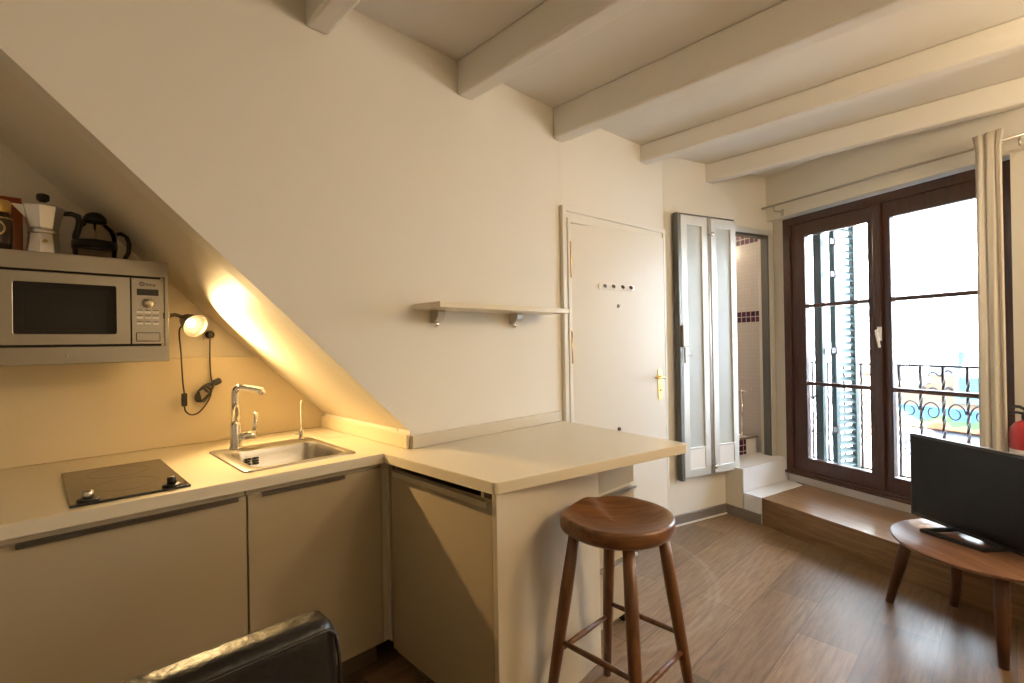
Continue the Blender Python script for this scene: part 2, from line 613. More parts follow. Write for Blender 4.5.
# short wall with the bathroom opening (local x along the wall, local y behind it)
OT0, OT1, OZ0, OZ1 = -0.08, 0.860, 0.37, 2.225
a2 = MB()
a2.prism([(-0.335, 0), (0.935, 0), (0.935, CEIL), (-0.335, CEIL)], 0, 0.10, axis='y', holes=[[(OT0, OZ0), (OT1, OZ0), (OT1, OZ1), (OT0, OZ1)]])
def toa2(x, y):
    c, s = math.cos(-A2R), math.sin(-A2R)
    dx, dy = x - A2O.x, y - A2O.y
    return (c * dx - s * dy, s * dx + c * dy)
a2.prism([toa2(2.215, YA - 0.0005), (-0.3352, 0.0), (-0.3352, 0.086)], 2.06, CEIL)
struct(a2.build('wall_bathroom', 'wall_paint', loc=A2O, rot=A2R), 'cream wall around the bathroom opening', 'wall')

# window wall
ww = MB()
ww.box(-0.47, 4.6, DU, 0.85, 2.335, CEIL)
ww.box(-0.41, -0.247, DW + 0.005, 0.85, 0, 2.335)
ww.box(1.19, 4.6, DU, 0.85, 0, 2.335)
ww.box(-0.247, 1.19, DW + 0.01, 0.85, 0, 0.262)
struct(ww.build('wall_window', 'wall_paint', loc=WO, rot=WR), 'cream wall around the tall balcony window', 'wall')

# ceiling beams
BX = [(0.742, 0.832, 2.545), (1.459, 1.551, 2.535), (2.156, 2.248, 2.52), (3.005, 3.095, 2.58), (3.705, 3.785, 2.56)]
NTH = ['first in view from the kitchen end', 'second in view from the kitchen end', 'third in view above the shelf end', 'fourth in view above the entrance door', 'nearest to the window']
for (x0, x1, z), w in zip(BX, NTH):
    yend = -2.6
    y1 = YA
    if x0 > 3.6:
        y1 = 1.66
    if x0 > 3.0:
        # stop where the oblique window wall cuts across
        yend = -0.05 if x0 > 3.6 else -1.7
        a = (x0 - wfr(0, DU).x) / math.cos(WR)
        yend = max(-2.6, wfr(a, DU).y + 0.02)
        yend = max(-2.6, wfr((x1 - wfr(0, DU).x) / math.cos(WR), DU).y)
    if 3.0 < x0 < 3.2:
        y1 = 1.80
    yend = max(-2.6, yend - (0.25 if x0 > 3.0 else 0))
    b = box(x0, x1, yend, y1, z, CEIL).build('ceiling_beam', 'beam_paint', bevel=0.012)
    struct(b, 'white painted ceiling beam, ' + w, 'beam')
    b['group'] = 'ceiling beams'

# landing and step under the window
ld = MB()
e0, e1 = a2fr(0.30, 0.0), a2fr(0.93, 0.14)
LF = Vector((3.784, 1.287, 0))
ldir = Vector((3.823 - 3.784, 1.434 - 1.287, 0)).normalized()
lf2 = LF + ldir * 0.33
lf1 = LF + ldir * 0.152
ld.prism([(lf1.x, lf1.y), (4.44, 1.300), (e1.x, e1.y), (3.95, 1.75), (lf2.x, lf2.y)], 0, 0.358)
struct(ld.build('step_landing', 'wall_paint'), 'white block below the bathroom opening beside the step', 'step')
lt = MB()
lt.prism([(lf1.x - 0.004, lf1.y - 0.006), (4.44, 1.294), (e1.x, e1.y), (3.95, 1.75), (lf2.x - 0.004, lf2.y)], 0.3585, 0.372)
struct(lt.build('trim_1', 'white_tile', bevel=0.002), 'white tiled threshold slab in front of the bathroom opening', 'threshold')
fr = MB()
lr = lf1 - ldir * 0.007
fr.prism([(lf1.x, lf1.y - 0.001), (4.438, 1.299), (4.437, 1.292), (lr.x, lr.y)], 0.196, 0.358)
struct(fr.build('trim_2', 'white_tile'), 'white tiled riser of the bathroom threshold', 'riser')
tr = MB()
tr.prism([(3.784, 1.287), (4.331, 1.163), (4.437, 1.291), (lr.x, lr.y)], 0, 0.195)
struct(tr.build('step_tile', 'white_tile', bevel=0.003), 'low white tiled corner step beside the wooden step', 'step')
q0, q1, q2 = wfr(0.12, DW), wfr(4.2, DW), wfr(4.2, 0)
sw = MB()
c, s = math.cos(-WR), math.sin(-WR)
def tow(x, y):
    dx, dy = x - WO.x, y - WO.y
    return (c * dx - s * dy, s * dx + c * dy)
sw.prism([(0.002, 0.0), (4.1, 0.0), (4.1, DU - 0.002), (1.188, DU - 0.002), (1.188, DW + 0.008), (-0.19, DW + 0.008), tow(4.331, 1.161)], 0, 0.195)
struct(sw.build('step_wood', 'step_wood', loc=WO, rot=WR, bevel=0.003), 'long oak boarded step below the window', 'step')
struct(box(-0.245, 1.188, DW - 0.012, DW + 0.01, 0.196, 0.262).build('trim_3', 'white_strip', loc=WO, rot=WR, bevel=0.002), 'narrow white upstand between the wooden step and the window', 'trim')

# baseboards
bb = MB()
bb.box(-0.33, 0.285, -0.02, -0.001, 0.012, 0.075)
struct(bb.build('baseboard_bathroom', 'baseboard_grey', loc=A2O, rot=A2R, bevel=0.003), 'dark grey baseboard under the folding door', 'baseboard')
struct(box(-0.33, 0.262, -0.024, -0.001, 0, 0.012).build('reflection_strip', 'white_strip', loc=A2O, rot=A2R), 'thin white strip imitating the floor reflection under the dark baseboard', 'trim')  # pale strip stands in for the bright reflection along the floor gap
struct(box(0.003, 0.292, 0.001, 0.016, 0, 0.075).build('baseboard_landing', 'baseboard_grey', loc=WO, rot=math.atan2(ldir.y, ldir.x), bevel=0.003), 'dark grey baseboard on the white block', 'baseboard')
# upstands and wall panel of the kitchen
struct(box(-1.2, 1.166, YB - 0.014, YB - 0.001, CT + 0.001, 1.306).build('trim_5', 'panel_laminate', bevel=0.002), 'cream splash panel behind the hob and sink', 'splash panel')
struct(box(1.152, 1.1655, YA + 0.001, YB - 0.015, CT + 0.001, 0.962).build('trim_6', 'panel_laminate', bevel=0.002), 'low cream upstand beside the sink', 'upstand')
struct(box(1.172, 2.17, YA - 0.018, YA - 0.001, CT + 0.001, 0.957).build('trim_7', 'cream_laminate', bevel=0.002), 'low cream upstand along the breakfast bar', 'upstand')

# ------------------------------------------------------------------ entrance door
d1 = sthing('door_1', 'plain cream entrance door standing slightly ajar', 'door', DO, DR)
box(-0.002, 0.818, -0.035, 0.005, 0.008, 2.052).build('leaf', 'door_paint', d1, bevel=0.004)
for z0, z1 in ((1.73, 1.93), (1.225, 1.405), (0.35, 0.53)):
    MB().tube([(-0.003, -0.040, z0), (-0.003, -0.040, z1)], 0.0075, 12).lathe([(0.004, 0), (0.009, 0.005), (0.004, 0.016)], 10, (-0.003, -0.04, z1)).build('hinge', 'brass', d1)
hp = MB()
hp.prism(rrect(0.040, 0.21, 0.019, 6, 0.758, 1.06), -0.041, -0.0355, axis='y')
hp = hp.build('handle_plate', 'brass', d1, bevel=0.0015)
hl = MB()
hl.lathe([(0.014, 0), (0.014, 0.006), (0.008, 0.012), (0.008, 0.038)], 14, mx=Matrix.Translation((0.758, -0.041, 1.105)) @ Matrix.Rotation(PI / 2, 4, 'X'))
hl.tube([(0.758, -0.078, 1.105), (0.735, -0.081, 1.108), (0.700, -0.081, 1.104), (0.668, -0.079, 1.110)], [0.008, 0.0085, 0.0075, 0.006], 10)
hl.build('lever', 'brass', hp)
MB().lathe([(0.007, 0), (0.007, 0.003), (0.003, 0.004)], 12, mx=Matrix.Translation((0.758, -0.041, 1.02)) @ Matrix.Rotation(PI / 2, 4, 'X')).build('keyhole', 'dark_steel', hp)
MB().lathe([(0.012, 0), (0.012, 0.004), (0.007, 0.006), (0.004, 0.004)], 16, mx=Matrix.Translation((0.385, -0.035, 1.573)) @ Matrix.Rotation(PI / 2, 4, 'X')).build('peephole', 'dark_steel', d1)
MB().lathe([(0.012, 0), (0.010, 0.012), (0.004, 0.015)], 14, mx=Matrix.Translation((0.372, -0.035, 0.80)) @ Matrix.Rotation(PI / 2, 4, 'X')).build('door_stud', 'dark_steel', d1)
# casing
dc = MB()
ox0, ox1, oz = 0.0, 1.055, 2.146
CI0, CI1, CIZ = 0.072, 0.915, 2.055
dc.prism([(ox0, 0), (ox0, oz), (ox1, oz), (ox1, 0), (CI1, 0), (CI1, CIZ), (CI0, CIZ), (CI0, 0)], -0.012, -0.0005, axis='y')
dc.prism([(ox0, 0), (ox0, oz), (ox1, oz), (ox1, 0), (ox1 - 0.03, 0), (ox1 - 0.03, oz - 0.03), (ox0 + 0.03, oz - 0.03), (ox0 + 0.03, 0)], -0.026, -0.0121, axis='y')
dc.prism([(CI0 - 0.026, 0), (CI0 - 0.026, CIZ + 0.026), (CI1 + 0.026, CIZ + 0.026), (CI1 + 0.026, 0), (CI1, 0), (CI1, CIZ), (CI0, CIZ), (CI0, 0)], -0.022, -0.0121, axis='y')
struct(dc.build('trim_8', 'trim_paint', bevel=0.004, loc=(2.200, YA - 0.001, 0), rot=-math.atan2(0.083, 1.055)), 'moulded cream casing around the entrance door', 'door casing')
# coat hook rail on the door
ck = thing('coat_hook_rail', 'white four hook coat rail on the cream door', 'coat rack', DO, DR)
rb = MB()
rb.prism(rrect(0.31, 0.036, 0.014, 5, 0.374, 1.692), -0.043, -0.0355, axis='y')
rb.build('rail_plate', 'bright_white', ck, bevel=0.002)
for x in (0.262, 0.335, 0.415, 0.487):
    h = MB()
    h.lathe([(0.010, 0), (0.010, 0.003)], 12, mx=Matrix.Translation((x, -0.0433, 1.696)) @ Matrix.Rotation(PI / 2, 4, 'X'))
    h.tube([(x, -0.046, 1.700), (x, -0.056, 1.698), (x, -0.060, 1.690), (x, -0.055, 1.683), (x, -0.049, 1.686)], 0.0038, 8)
    h.build('hook', 'dark_steel', ck)

# ------------------------------------------------------------------ folding bathroom door
FDR = A2R - R(2.0)
d2 = sthing('door_2', 'aluminium folding door with frosted glass hung across the bathroom opening', 'door', a2fr(-0.262, -0.050), FDR)
def leaf(x0, x1, parent):
    z0, z1 = 0.352, 2.262
    f = MB()
    lo, hi = 0.075, 0.055
    f.prism([(x0, z0), (x1, z0), (x1, z1), (x0, z1)], -0.018, 0.018, axis='y',
            holes=[[(x0 + 0.056, z0 + 0.06), (x1 - 0.056, z0 + 0.06), (x1 - 0.056, z0 + 0.20), (x0 + 0.056, z0 + 0.20)],
                   [(x0 + 0.056, z0 + 0.215), (x1 - 0.056, z0 + 0.215), (x1 - 0.056, z1 - 0.07), (x0 + 0.056, z1 - 0.07)]])
    f = f.build('leaf_frame', 'aluminium', parent, bevel=0.004)
    box(x0 + 0.054, x1 - 0.054, -0.005, 0.003, z0 + 0.213, z1 - 0.068).build('frosted_pane', 'frosted_glass', parent)
    box(x0 + 0.054, x1 - 0.054, -0.014, 0.006, z0 + 0.058, z0 + 0.202).build('kick_panel', 'bright_white', parent)
    return f
leaf(0.028, 0.290, d2)
leaf(0.328, 0.592, d2)
MB().box(-0.004, 0.026, -0.020, 0.030, 0.335, 2.27).build('side_post', 'dark_aluminium', d2, bevel=0.004)
MB().box(-0.004, 0.592, -0.004, 0.030, 2.268, 2.277).build('top_track', 'dark_aluminium', d2)
MB().tube([(0.309, 0.0, 0.353), (0.309, 0.0, 2.262)], 0.0175, 16).build('folding_joint', 'aluminium', d2)
lk = MB().box(0.004, 0.058, -0.046, -0.0185, 1.30, 1.46).build('lock_case', 'lock_steel', d2, bevel=0.006)
MB().box(0.012, 0.072, -0.060, -0.0465, 1.235, 1.253).box(0.006, 0.020, -0.060, -0.0465, 1.19, 1.299).build('latch', 'lock_steel', lk, bevel=0.003)
for z, nm in ((0.415, 'knob'), (2.135, 'knob')):
    MB().lathe([(0.006, 0), (0.006, 0.02), (0.017, 0.026), (0.017, 0.036), (0.008, 0.042)], 14, mx=Matrix.Translation((0.309, -0.015, z)) @ Matrix.Rotation(PI / 2, 4, 'X')).build(nm, 'chrome', d2)
# fixed frame of the opening
fo = MB()
fo.prism([(OT0 - 0.03, OZ1 + 0.035), (OT0 - 0.03, OZ0 + 0.004), (OT0 + 0.012, OZ0 + 0.004), (OT0 + 0.012, OZ1 - 0.012), (OT1 - 0.012, OZ1 - 0.012), (OT1 - 0.012, OZ0 + 0.004), (OT1 + 0.042, OZ0 + 0.004), (OT1 + 0.042, OZ1 + 0.035)], -0.012, -0.0005, axis='y')
struct(fo.build('trim_9', 'aluminium', loc=A2O, rot=A2R, bevel=0.003), 'aluminium frame around the bathroom opening', 'door frame')
fi = MB()
fi.prism([(OT0 + 0.001, OZ1 - 0.001), (OT0 + 0.001, OZ0 + 0.004), (OT0 + 0.012, OZ0 + 0.004), (OT0 + 0.012, OZ1 - 0.03), (OT1 - 0.022, OZ1 - 0.03), (OT1 - 0.022, OZ0 + 0.004), (OT1 - 0.001, OZ0 + 0.004), (OT1 - 0.001, OZ1 - 0.001)], 0.0, 0.06, axis='y')
struct(fi.build('trim_10', 'dark_aluminium', loc=A2O, rot=A2R), 'dark inner channel of the bathroom opening', 'door frame')

# ------------------------------------------------------------------ bathroom behind the opening
tw = MB()
tw.box(-1.95, -0.411, DW, 0.78, 0.30, 2.42)
struct(tw.build('wall_bath_tiles', 'bath_tile', loc=WO, rot=WR), 'white tiled bathroom wall with two bands of plum mosaic', 'wall')
bw = MB()
bw.box(-0.45, 1.9, 1.55, 1.65, 0.2, 2.42)
struct(bw.build('wall_bath_end', 'bath_plain', loc=A2O, rot=A2R), 'tiled end wall inside the bathroom', 'wall')
bw = MB()
bw.box(-0.45, -0.36, 0.16, 1.55, 0.2, 2.42)
struct(bw.build('wall_bath_side', 'bath_plain', loc=A2O, rot=A2R), 'tiled side wall inside the bathroom', 'wall')
bf = MB()
g0, g1, g2, g3 = a2fr(-0.45, 0.101), a2fr(0.935, 0.101), wfr(-1.9, DW), a2fr(-0.45, 1.6)
bf.prism([(g0.x, g0.y), (g1.x, g1.y), (g2.x, g2.y), (g3.x, g3.y)], 0.2, 0.355)
struct(bf.build('floor_bath', 'white_tile'), 'white floor inside the bathroom', 'floor')
cb = MB()
cb.prism([(g0.x, g0.y), (g1.x + 0.1, g1.y), (g2.x + 0.1, g2.y), (g3.x, g3.y)], 2.42, 2.5)
struct(cb.build('ceiling_bath', 'ceiling_paint'), 'ceiling inside the bathroom', 'ceiling')
lg = MB()
h0, h1 = a2fr(-0.3, 0.165), a2fr(0.885, 0.165)
h2, h3 = wfr(-0.9, DW - 0.002), a2fr(-0.3, 0.7)
lg.prism([(h0.x, h0.y), (h1.x, h1.y), (h2.x, h2.y), (h3.x, h3.y)], 0.356, 0.50)
struct(lg.build('step_bath', 'white_tile', bevel=0.003), 'raised white ledge just inside the bathroom', 'step')
struct(box(-0.25, 0.885, 0.145, 0.175, 0.5005, 0.512).build('trim_11', 'dark_plinth', loc=A2O, rot=A2R), 'dark edging strip on the bathroom ledge', 'trim')
struct(box(0.655, 0.735, 0.155, 0.1645, 0.3725, 0.4995).build('trim_12', 'plum_tile', loc=A2O, rot=A2R), 'plum mosaic strip on the face of the bathroom ledge', 'tile strip')
th = thing('toilet_paper_stand', 'chrome paper holder standing in the tiled bathroom', 'paper holder', wfr(-0.63, DW - 0.09, 0.50), WR)
MB().lathe([(0.055, 0), (0.055, 0.008), (0.02, 0.012)], 20).build('base', 'chrome', th)
MB().tube([(0, 0, 0.01), (0, 0, 0.405), ], 0.010, 10).build('pole', 'chrome', th)
MB().tube([(-0.075, 0, 0.392), (0.075, 0, 0.392)], 0.009, 10).build('arm', 'chrome', th)

# ------------------------------------------------------------------ window
w1 = sthing('window_1', 'tall dark brown double balcony window with six panes', 'window', WO, WR)
T0, T1, Z0, Z1 = -0.247, 1.19, 0.265, 2.322
def ring(x0, x1, z0, z1, wl, wr, wb, wt):
    return [(x0, z0), (x1, z0), (x1, z1), (x0, z1)], [(x0 + wl, z0 + wb), (x1 - wr, z0 + wb), (x1 - wr, z1 - wt), (x0 + wl, z1 - wt)]
f = MB()
o_, h_ = ring(T0, T1, Z0, Z1, 0.062, 0.062, 0.04, 0.062)
f.prism(o_, DW - 0.03, DW + 0.06, axis='y', holes=[h_])
f.build('frame', 'window_wood', w1, bevel=0.006)
TM = 0.472
def sash(x0, x1, nm):
    z0, z1 = Z0 + 0.038, Z1 - 0.058
    e0, e1 = x0 + 0.098, x1 - 0.098
    if nm == 'l':
        e0, e1 = -0.072, 0.400
    else:
        e0, e1 = 0.545, 1.045
    b0, b1 = 0.405, 2.155
    s_ = MB()
    hs = []
    for a, b in ((b0, 0.981), (1.009, 1.590), (1.618, b1)):
        hs.append([(e0, a), (e1, a), (e1, b), (e0, b)])
    s_.prism([(x0, z0), (x1, z0), (x1, z1), (x0, z1)], DW - 0.012, DW + 0.04, axis='y', holes=hs)
    sh = s_.build('sash', 'window_wood', w1, bevel=0.005)
    for a, b in ((b0, 0.981), (1.009, 1.590), (1.618, b1)):
        MB().box(e0 - 0.006, e1 + 0.006, DW + 0.012, DW + 0.018, a - 0.006, b + 0.006).build('pane', 'pane_glass', sh)
    return sh
sash(T0 + 0.058, TM - 0.002, 'l')
sash(TM + 0.002, T1 - 0.058, 'r')
MB().box(TM - 0.028, TM + 0.028, DW - 0.034, DW - 0.0125, Z0 + 0.04, Z1 - 0.06).build('meeting_cover', 'window_wood', w1, bevel=0.006)
MB().box(T0 + 0.002, T1 - 0.002, DW - 0.055, DW - 0.031, Z0 - 0.002, Z0 + 0.018).build('drip_rail', 'window_wood', w1, bevel=0.003)
hd = MB()
hd.box(TM + 0.0, TM + 0.028, DW - 0.042, DW - 0.0345, 1.325, 1.42)
hd.tube([(TM + 0.014, DW - 0.04, 1.395), (TM + 0.014, DW - 0.075, 1.392), (TM + 0.022, DW - 0.082, 1.37), (TM + 0.038, DW - 0.082, 1.28)], [0.010, 0.010, 0.010, 0.008], 10)
hd.build('handle', 'white_plastic', w1, bevel=0.002)

# curtain rod and curtain
RZ = 2.405
rd = thing('curtain_rod', 'thin steel curtain rod above the dark window', 'curtain rod', WO, WR)
MB().tube([(-0.29, 0.42, RZ + 0.014), (1.36, 0.42, RZ - 0.016)], 0.0085, 10).build('pole', 'steel', rd)
for t in (-0.20, 1.27):
    zz = RZ + 0.011 - 0.0188 * (t + 0.2)
    MB().tube([(t, 0.42, zz - 0.01), (t, 0.42, zz - 0.045), (t, DU - 0.006, zz - 0.045)], 0.006, 8).box(t - 0.012, t + 0.012, DU - 0.007, DU - 0.001, zz - 0.075, zz - 0.02).build('bracket', 'steel', rd)
for t in (-0.30, 1.365):
    MB().lathe([(0.004, -0.012), (0.012, -0.006), (0.012, 0.006), (0.004, 0.012)], 12, mx=Matrix.Translation((t, 0.42, RZ + (0.0142 if t < 0 else -0.0161))) @ Matrix.Rotation(PI / 2, 4, 'Y')).build('finial', 'steel', rd)
cu = MB()
rings = []
NP = 96
for k in range(26):
    u = k / 25.0
    z = 2.455 - u * 2.235
    half = 0.056 + 0.004 * u + 0.004 * math.sin(u * 2.2)
    if u < 0.03:
        half += 0.012
    mid = 1.139 + 0.002 * u
    amp = 0.009 + 0.007 * u
    front, back = [], []
    for i in range(NP):
        a = i / (NP - 1)
        x = mid - half + 2 * half * a
        ph = 2 * PI * 2.7 * a + 0.6 * math.sin(u * 2.2 + a * 2.5)
        y = 0.42 + amp * math.sin(ph) + 0.003 * math.sin(2.3 * ph + u * 5)
        x += 0.006 * math.cos(ph)
        if k <= 2:
            y = 0.42 + (y - 0.42) * 0.8
        front.append((x, y - 0.012, z))
        back.append((x, y + 0.012, z))
    rings.append(front + back[::-1])
cu.loft(rings, True, True, True)
cu = cu.build('curtain', 'curtain_cloth', loc=WO, rot=WR)
tag(cu, 'cream curtain gathered at the right side of the window', 'curtain')

# ------------------------------------------------------------------ worktop, sink, hob
def arc(cx, cy, r, a0, a1, n=5):
    return [(cx + r * math.cos(R(a0 + (a1 - a0) * k / n)), cy + r * math.sin(R(a0 + (a1 - a0) * k / n))) for k in range(n + 1)]
SKX, SKY, SKW, SKD = 0.757, 2.178, 0.435, 0.505
hole = rrect(SKW - 0.03, SKD - 0.03, 0.03, 4, SKX, SKY)
wt = MB()
wt.prism([(-1.195, 1.838), (1.046, 1.838), (1.064, 1.185), (1.067, 1.176), (1.078, 1.170),
          (2.028, 0.995), (2.041, 0.996), (2.048, 1.008), (2.178, 1.811), (1.164, YA - 0.003), (1.164, YB - 0.002), (-1.195, YB - 0.002)],
         CT - 0.041, CT, holes=[hole])
wt = wt.build('worktop', 'worktop_laminate', bevel=0.003)
tag(wt, 'continuous L shaped cream worktop of the kitchen and breakfast bar', 'worktop')

sk = thing('kitchen_sink', 'square stainless steel sink sunk in the cream worktop', 'sink', (SKX, SKY, CT))
rim = MB()
bw_, bd_ = 0.355, 0.365
bx_, by_ = 0.012, -0.040
def R3(w, h, r, z, cx=0, cy=0):
    return [(x, y, z) for x, y in rrect(w, h, r, 6, cx, cy)]
rim.loft([R3(SKW, SKD, 0.025, 0.0005), R3(SKW, SKD, 0.025, 0.004), R3(SKW - 0.008, SKD - 0.008, 0.022, 0.0065), R3(bw_ + 0.012, bd_ + 0.012, 0.055, 0.0055, bx_, by_), R3(bw_, bd_, 0.05, 0.001, bx_, by_)], False, False, True)
rim.build('rim', 'sink_steel', sk)
bowl = MB()
bowl.loft([R3(bw_, bd_, 0.05, 0.001, bx_, by_), R3(bw_ - 0.012, bd_ - 0.012, 0.05, -0.02, bx_, by_), R3(bw_ - 0.03, bd_ - 0.03, 0.06, -0.125, bx_, by_), R3(bw_ - 0.06, bd_ - 0.06, 0.06, -0.148, bx_, by_), R3(0.10, 0.10, 0.045, -0.156, bx_, by_)], False, True, True)
bowl.build('bowl', 'sink_steel', sk)
MB().lathe([(0.043, -0.1555), (0.043, -0.152), (0.03, -0.151), (0.028, -0.155)], 20, (bx_, by_, 0)).build('drain', 'chrome', sk)
ov = MB()
for gx in (0, 1):
    for i in range(2):
        for j in range(3):
            ov.box(bx_ - 0.118 + gx * 0.032 + i * 0.012, bx_ - 0.109 + gx * 0.032 + i * 0.012, by_ + bd_ / 2 - 0.0205, by_ + bd_ / 2 - 0.0135, -0.056 + j * 0.011, -0.048 + j * 0.011)
ov.build('overflow', 'black_plastic', sk)

fa = thing('kitchen_faucet', 'tall chrome angular mixer tap on the rear sink rim', 'faucet', (0.640, 2.392, CT + 0.007), R(0))
MB().lathe([(0.027, 0), (0.027, 0.006), (0.023, 0.010), (0.023, 0.105), (0.019, 0.112), (0.0145, 0.118)], 24).build('body', 'chrome', fa)
nk = MB()
nk.tube([(0, 0, 0.112), (0, 0, 0.21), (0, 0, 0.246), (0.004, -0.003, 0.260), (0.016, -0.011, 0.268), (0.045, -0.031, 0.264), (0.075, -0.052, 0.256), (0.094, -0.065, 0.250)], [0.0165, 0.0165, 0.0165, 0.0165, 0.0165, 0.0145, 0.0145, 0.0155], 16)
nk.build('spout', 'chrome', fa)
MB().tube([(0.088, -0.061, 0.2515), (0.093, -0.064, 0.234)], 0.0145, 14).build('aerator', 'chrome', fa)
MB().tube([(0.018, -0.012, 0.055), (0.068, -0.045, 0.058)], 0.0195, 16).build('cartridge', 'chrome', fa)
MB().tube([(0.060, -0.040, 0.070), (0.066, -0.044, 0.10), (0.072, -0.040, 0.155)], [0.008, 0.008, 0.010], 10).build('lever', 'chrome', fa)
f2 = thing('filter_tap', 'thin white tipped filter tap at the far sink corner', 'faucet', (0.925, 2.395, CT + 0.007))
MB().lathe([(0.016, 0), (0.016, 0.005), (0.011, 0.009), (0.011, 0.038), (0.007, 0.048)], 18).build('base', 'chrome', f2)
MB().tube([(0, 0, 0.045), (0, 0, 0.10), (0, 0, 0.165), (0.001, -0.002, 0.180), (0.004, -0.006, 0.184)], [0.0042, 0.0042, 0.0042, 0.005, 0.005], 10).build('spout', 'white_plastic', f2)
MB().tube([(-0.008, -0.004, 0.026), (-0.036, -0.010, 0.032)], [0.005, 0.004], 8).build('lever', 'chrome', f2)

hb = thing('ceramic_hob', 'small dark glass hob let into the cream worktop', 'hob', (0.222, 2.150, CT + 0.0005))
MB().prism(rrect(0.294, 0.530, 0.008, 4), 0, 0.006).build('glass_plate', 'hob_glass', hb, bevel=0.002)
MB().box(-0.147, 0.147, -0.269, -0.2655, 0, 0.0075).build('front_trim', 'black_plastic', hb)
for x in (-0.105, 0.100):
    k = MB().lathe([(0.026, 0.0062), (0.026, 0.012), (0.022, 0.0135)], 20, (x, -0.238, 0)).build('knob', 'black_plastic', hb)
    MB().lathe([(0.013, 0.0136), (0.0125, 0.034), (0.010, 0.036)], 18, (x, -0.238, 0)).build('knob_top', 'steel' if x < 0 else 'black_plastic', k)
for y in (-0.09, 0.13):
    MB().lathe([(0.088, 0.0061), (0.088, 0.0062), (0.0865, 0.0062), (0.0865, 0.0061)], 40, (0, y, 0), caps=False).build('heating_ring', 'hob_ring', hb)

# ------------------------------------------------------------------ base cabinets
def cab_left(x0, x1, hx0, hx1, label):
    cbt = thing('base_cabinet', label, 'cabinet', (0, 0, 0))
    b = MB()
    # carcass panels; the space under the worktop stays open for sink and hob
    b.box(x0 + 0.001, x0 + 0.017, 1.882, 2.69, 0.10, 0.858).box(x1 - 0.017, x1 - 0.001, 1.882, 2.69, 0.10, 0.858).box(x0 + 0.017, x1 - 0.017, 1.882, 2.69, 0.10, 0.116).box(x0 + 0.017, x1 - 0.017, 2.68, 2.69, 0.116, 0.70)
    b.box(x0 + 0.017, x1 - 0.017, 1.882, 1.896, 0.74, 0.858)
    b.build('body', 'cream_laminate', cbt)
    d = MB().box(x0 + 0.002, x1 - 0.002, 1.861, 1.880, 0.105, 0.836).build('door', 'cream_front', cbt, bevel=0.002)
    h = MB()
    h.box(hx0, hx1, 1.846, 1.8605, 0.8365, 0.8395).box(hx0, hx1, 1.846, 1.849, 0.826, 0.8365)
    h.build('handle', 'dark_steel', d)
    MB().box(x0, x1, 1.925, 1.942, 0, 0.0995).build('plinth', 'dark_plinth', cbt)
    return cbt
cab_left(-0.66, 0.529, -0.034, 0.500, 'wide cream base cabinet under the hob')
cab_left(0.531, 1.046, 0.575, 0.880, 'cream base cabinet under the sink')
cp = MB()
cp.box(1.0475, 1.09, 1.864, 1.881, 0.105, 0.86).box(1.0725, 1.0895, 1.845, 1.8639, 0.105, 0.86)
cp = cp.build('corner_post', 'cream_laminate')
tag(cp, 'narrow cream filler post in the inner kitchen corner', 'filler post')
pn = thing('bar_cabinet', 'cream cabinet of the breakfast bar with steel handle strip', 'cabinet')
b = MB()
b.box(1.0905, 1.68, 1.258, 1.272, 0.06, 0.858).box(1.0905, 1.68, 1.81, 1.826, 0.06, 0.858).box(1.0905, 1.68, 1.2725, 1.8095, 0.06, 0.076).box(1.664, 1.68, 1.2725, 1.8095, 0.076, 0.858)
b.build('body', 'cream_laminate', pn)
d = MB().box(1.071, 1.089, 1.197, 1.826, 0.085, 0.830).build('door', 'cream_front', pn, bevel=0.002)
h = MB()
h.box(1.048, 1.0705, 1.200, 1.775, 0.832, 0.836).box(1.0460, 1.0495, 1.200, 1.775, 0.816, 0.836)
h.build('handle', 'steel', d)
MB().box(1.125, 1.14, 1.260, 1.82, 0, 0.0595).build('plinth', 'dark_plinth', pn)
ep = MB()
ep.box(0, 0.648, 0, 0.020, 0.0, 0.8585)
ep = ep.build('end_panel', 'cream_laminate', bevel=0.002, loc=(1.069, 1.172, 0), rot=math.atan2(0.063, 0.648))
tag(ep, 'tall cream end panel of the breakfast bar behind the stool', 'panel')
dpz = thing('drawer_pedestal', 'narrow cream drawer unit on castors under the bar end', 'drawer unit', (1.748, 1.285, 0))
b = MB()
b.box(0, 0.325, 0.020, 0.48, 0.07, 0.8555)
b.build('body', 'cream_laminate', dpz, bevel=0.002)
for z0, z1 in ((0.675, 0.853), (0.352, 0.655), (0.075, 0.332)):
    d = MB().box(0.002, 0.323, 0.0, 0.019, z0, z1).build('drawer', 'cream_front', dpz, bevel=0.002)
    if z0 < 0.6:
        h = MB().box(0.006, 0.320, -0.016, -0.0005, z1 + 0.001, z1 + 0.004).box(0.006, 0.320, -0.018, -0.0155, z1 - 0.008, z1 + 0.004)
        h.build('handle', 'steel', d)
for x in (0.035, 0.29):
    for y in (0.05, 0.44):
        cs = MB().tube([(x - 0.011, y, 0.030), (x + 0.011, y, 0.030)], 0.0295, 18).build('castor', 'black_plastic', dpz)
        MB().box(x - 0.016, x + 0.016, y - 0.012, y + 0.012, 0.045, 0.0695).build('fork', 'steel', cs)

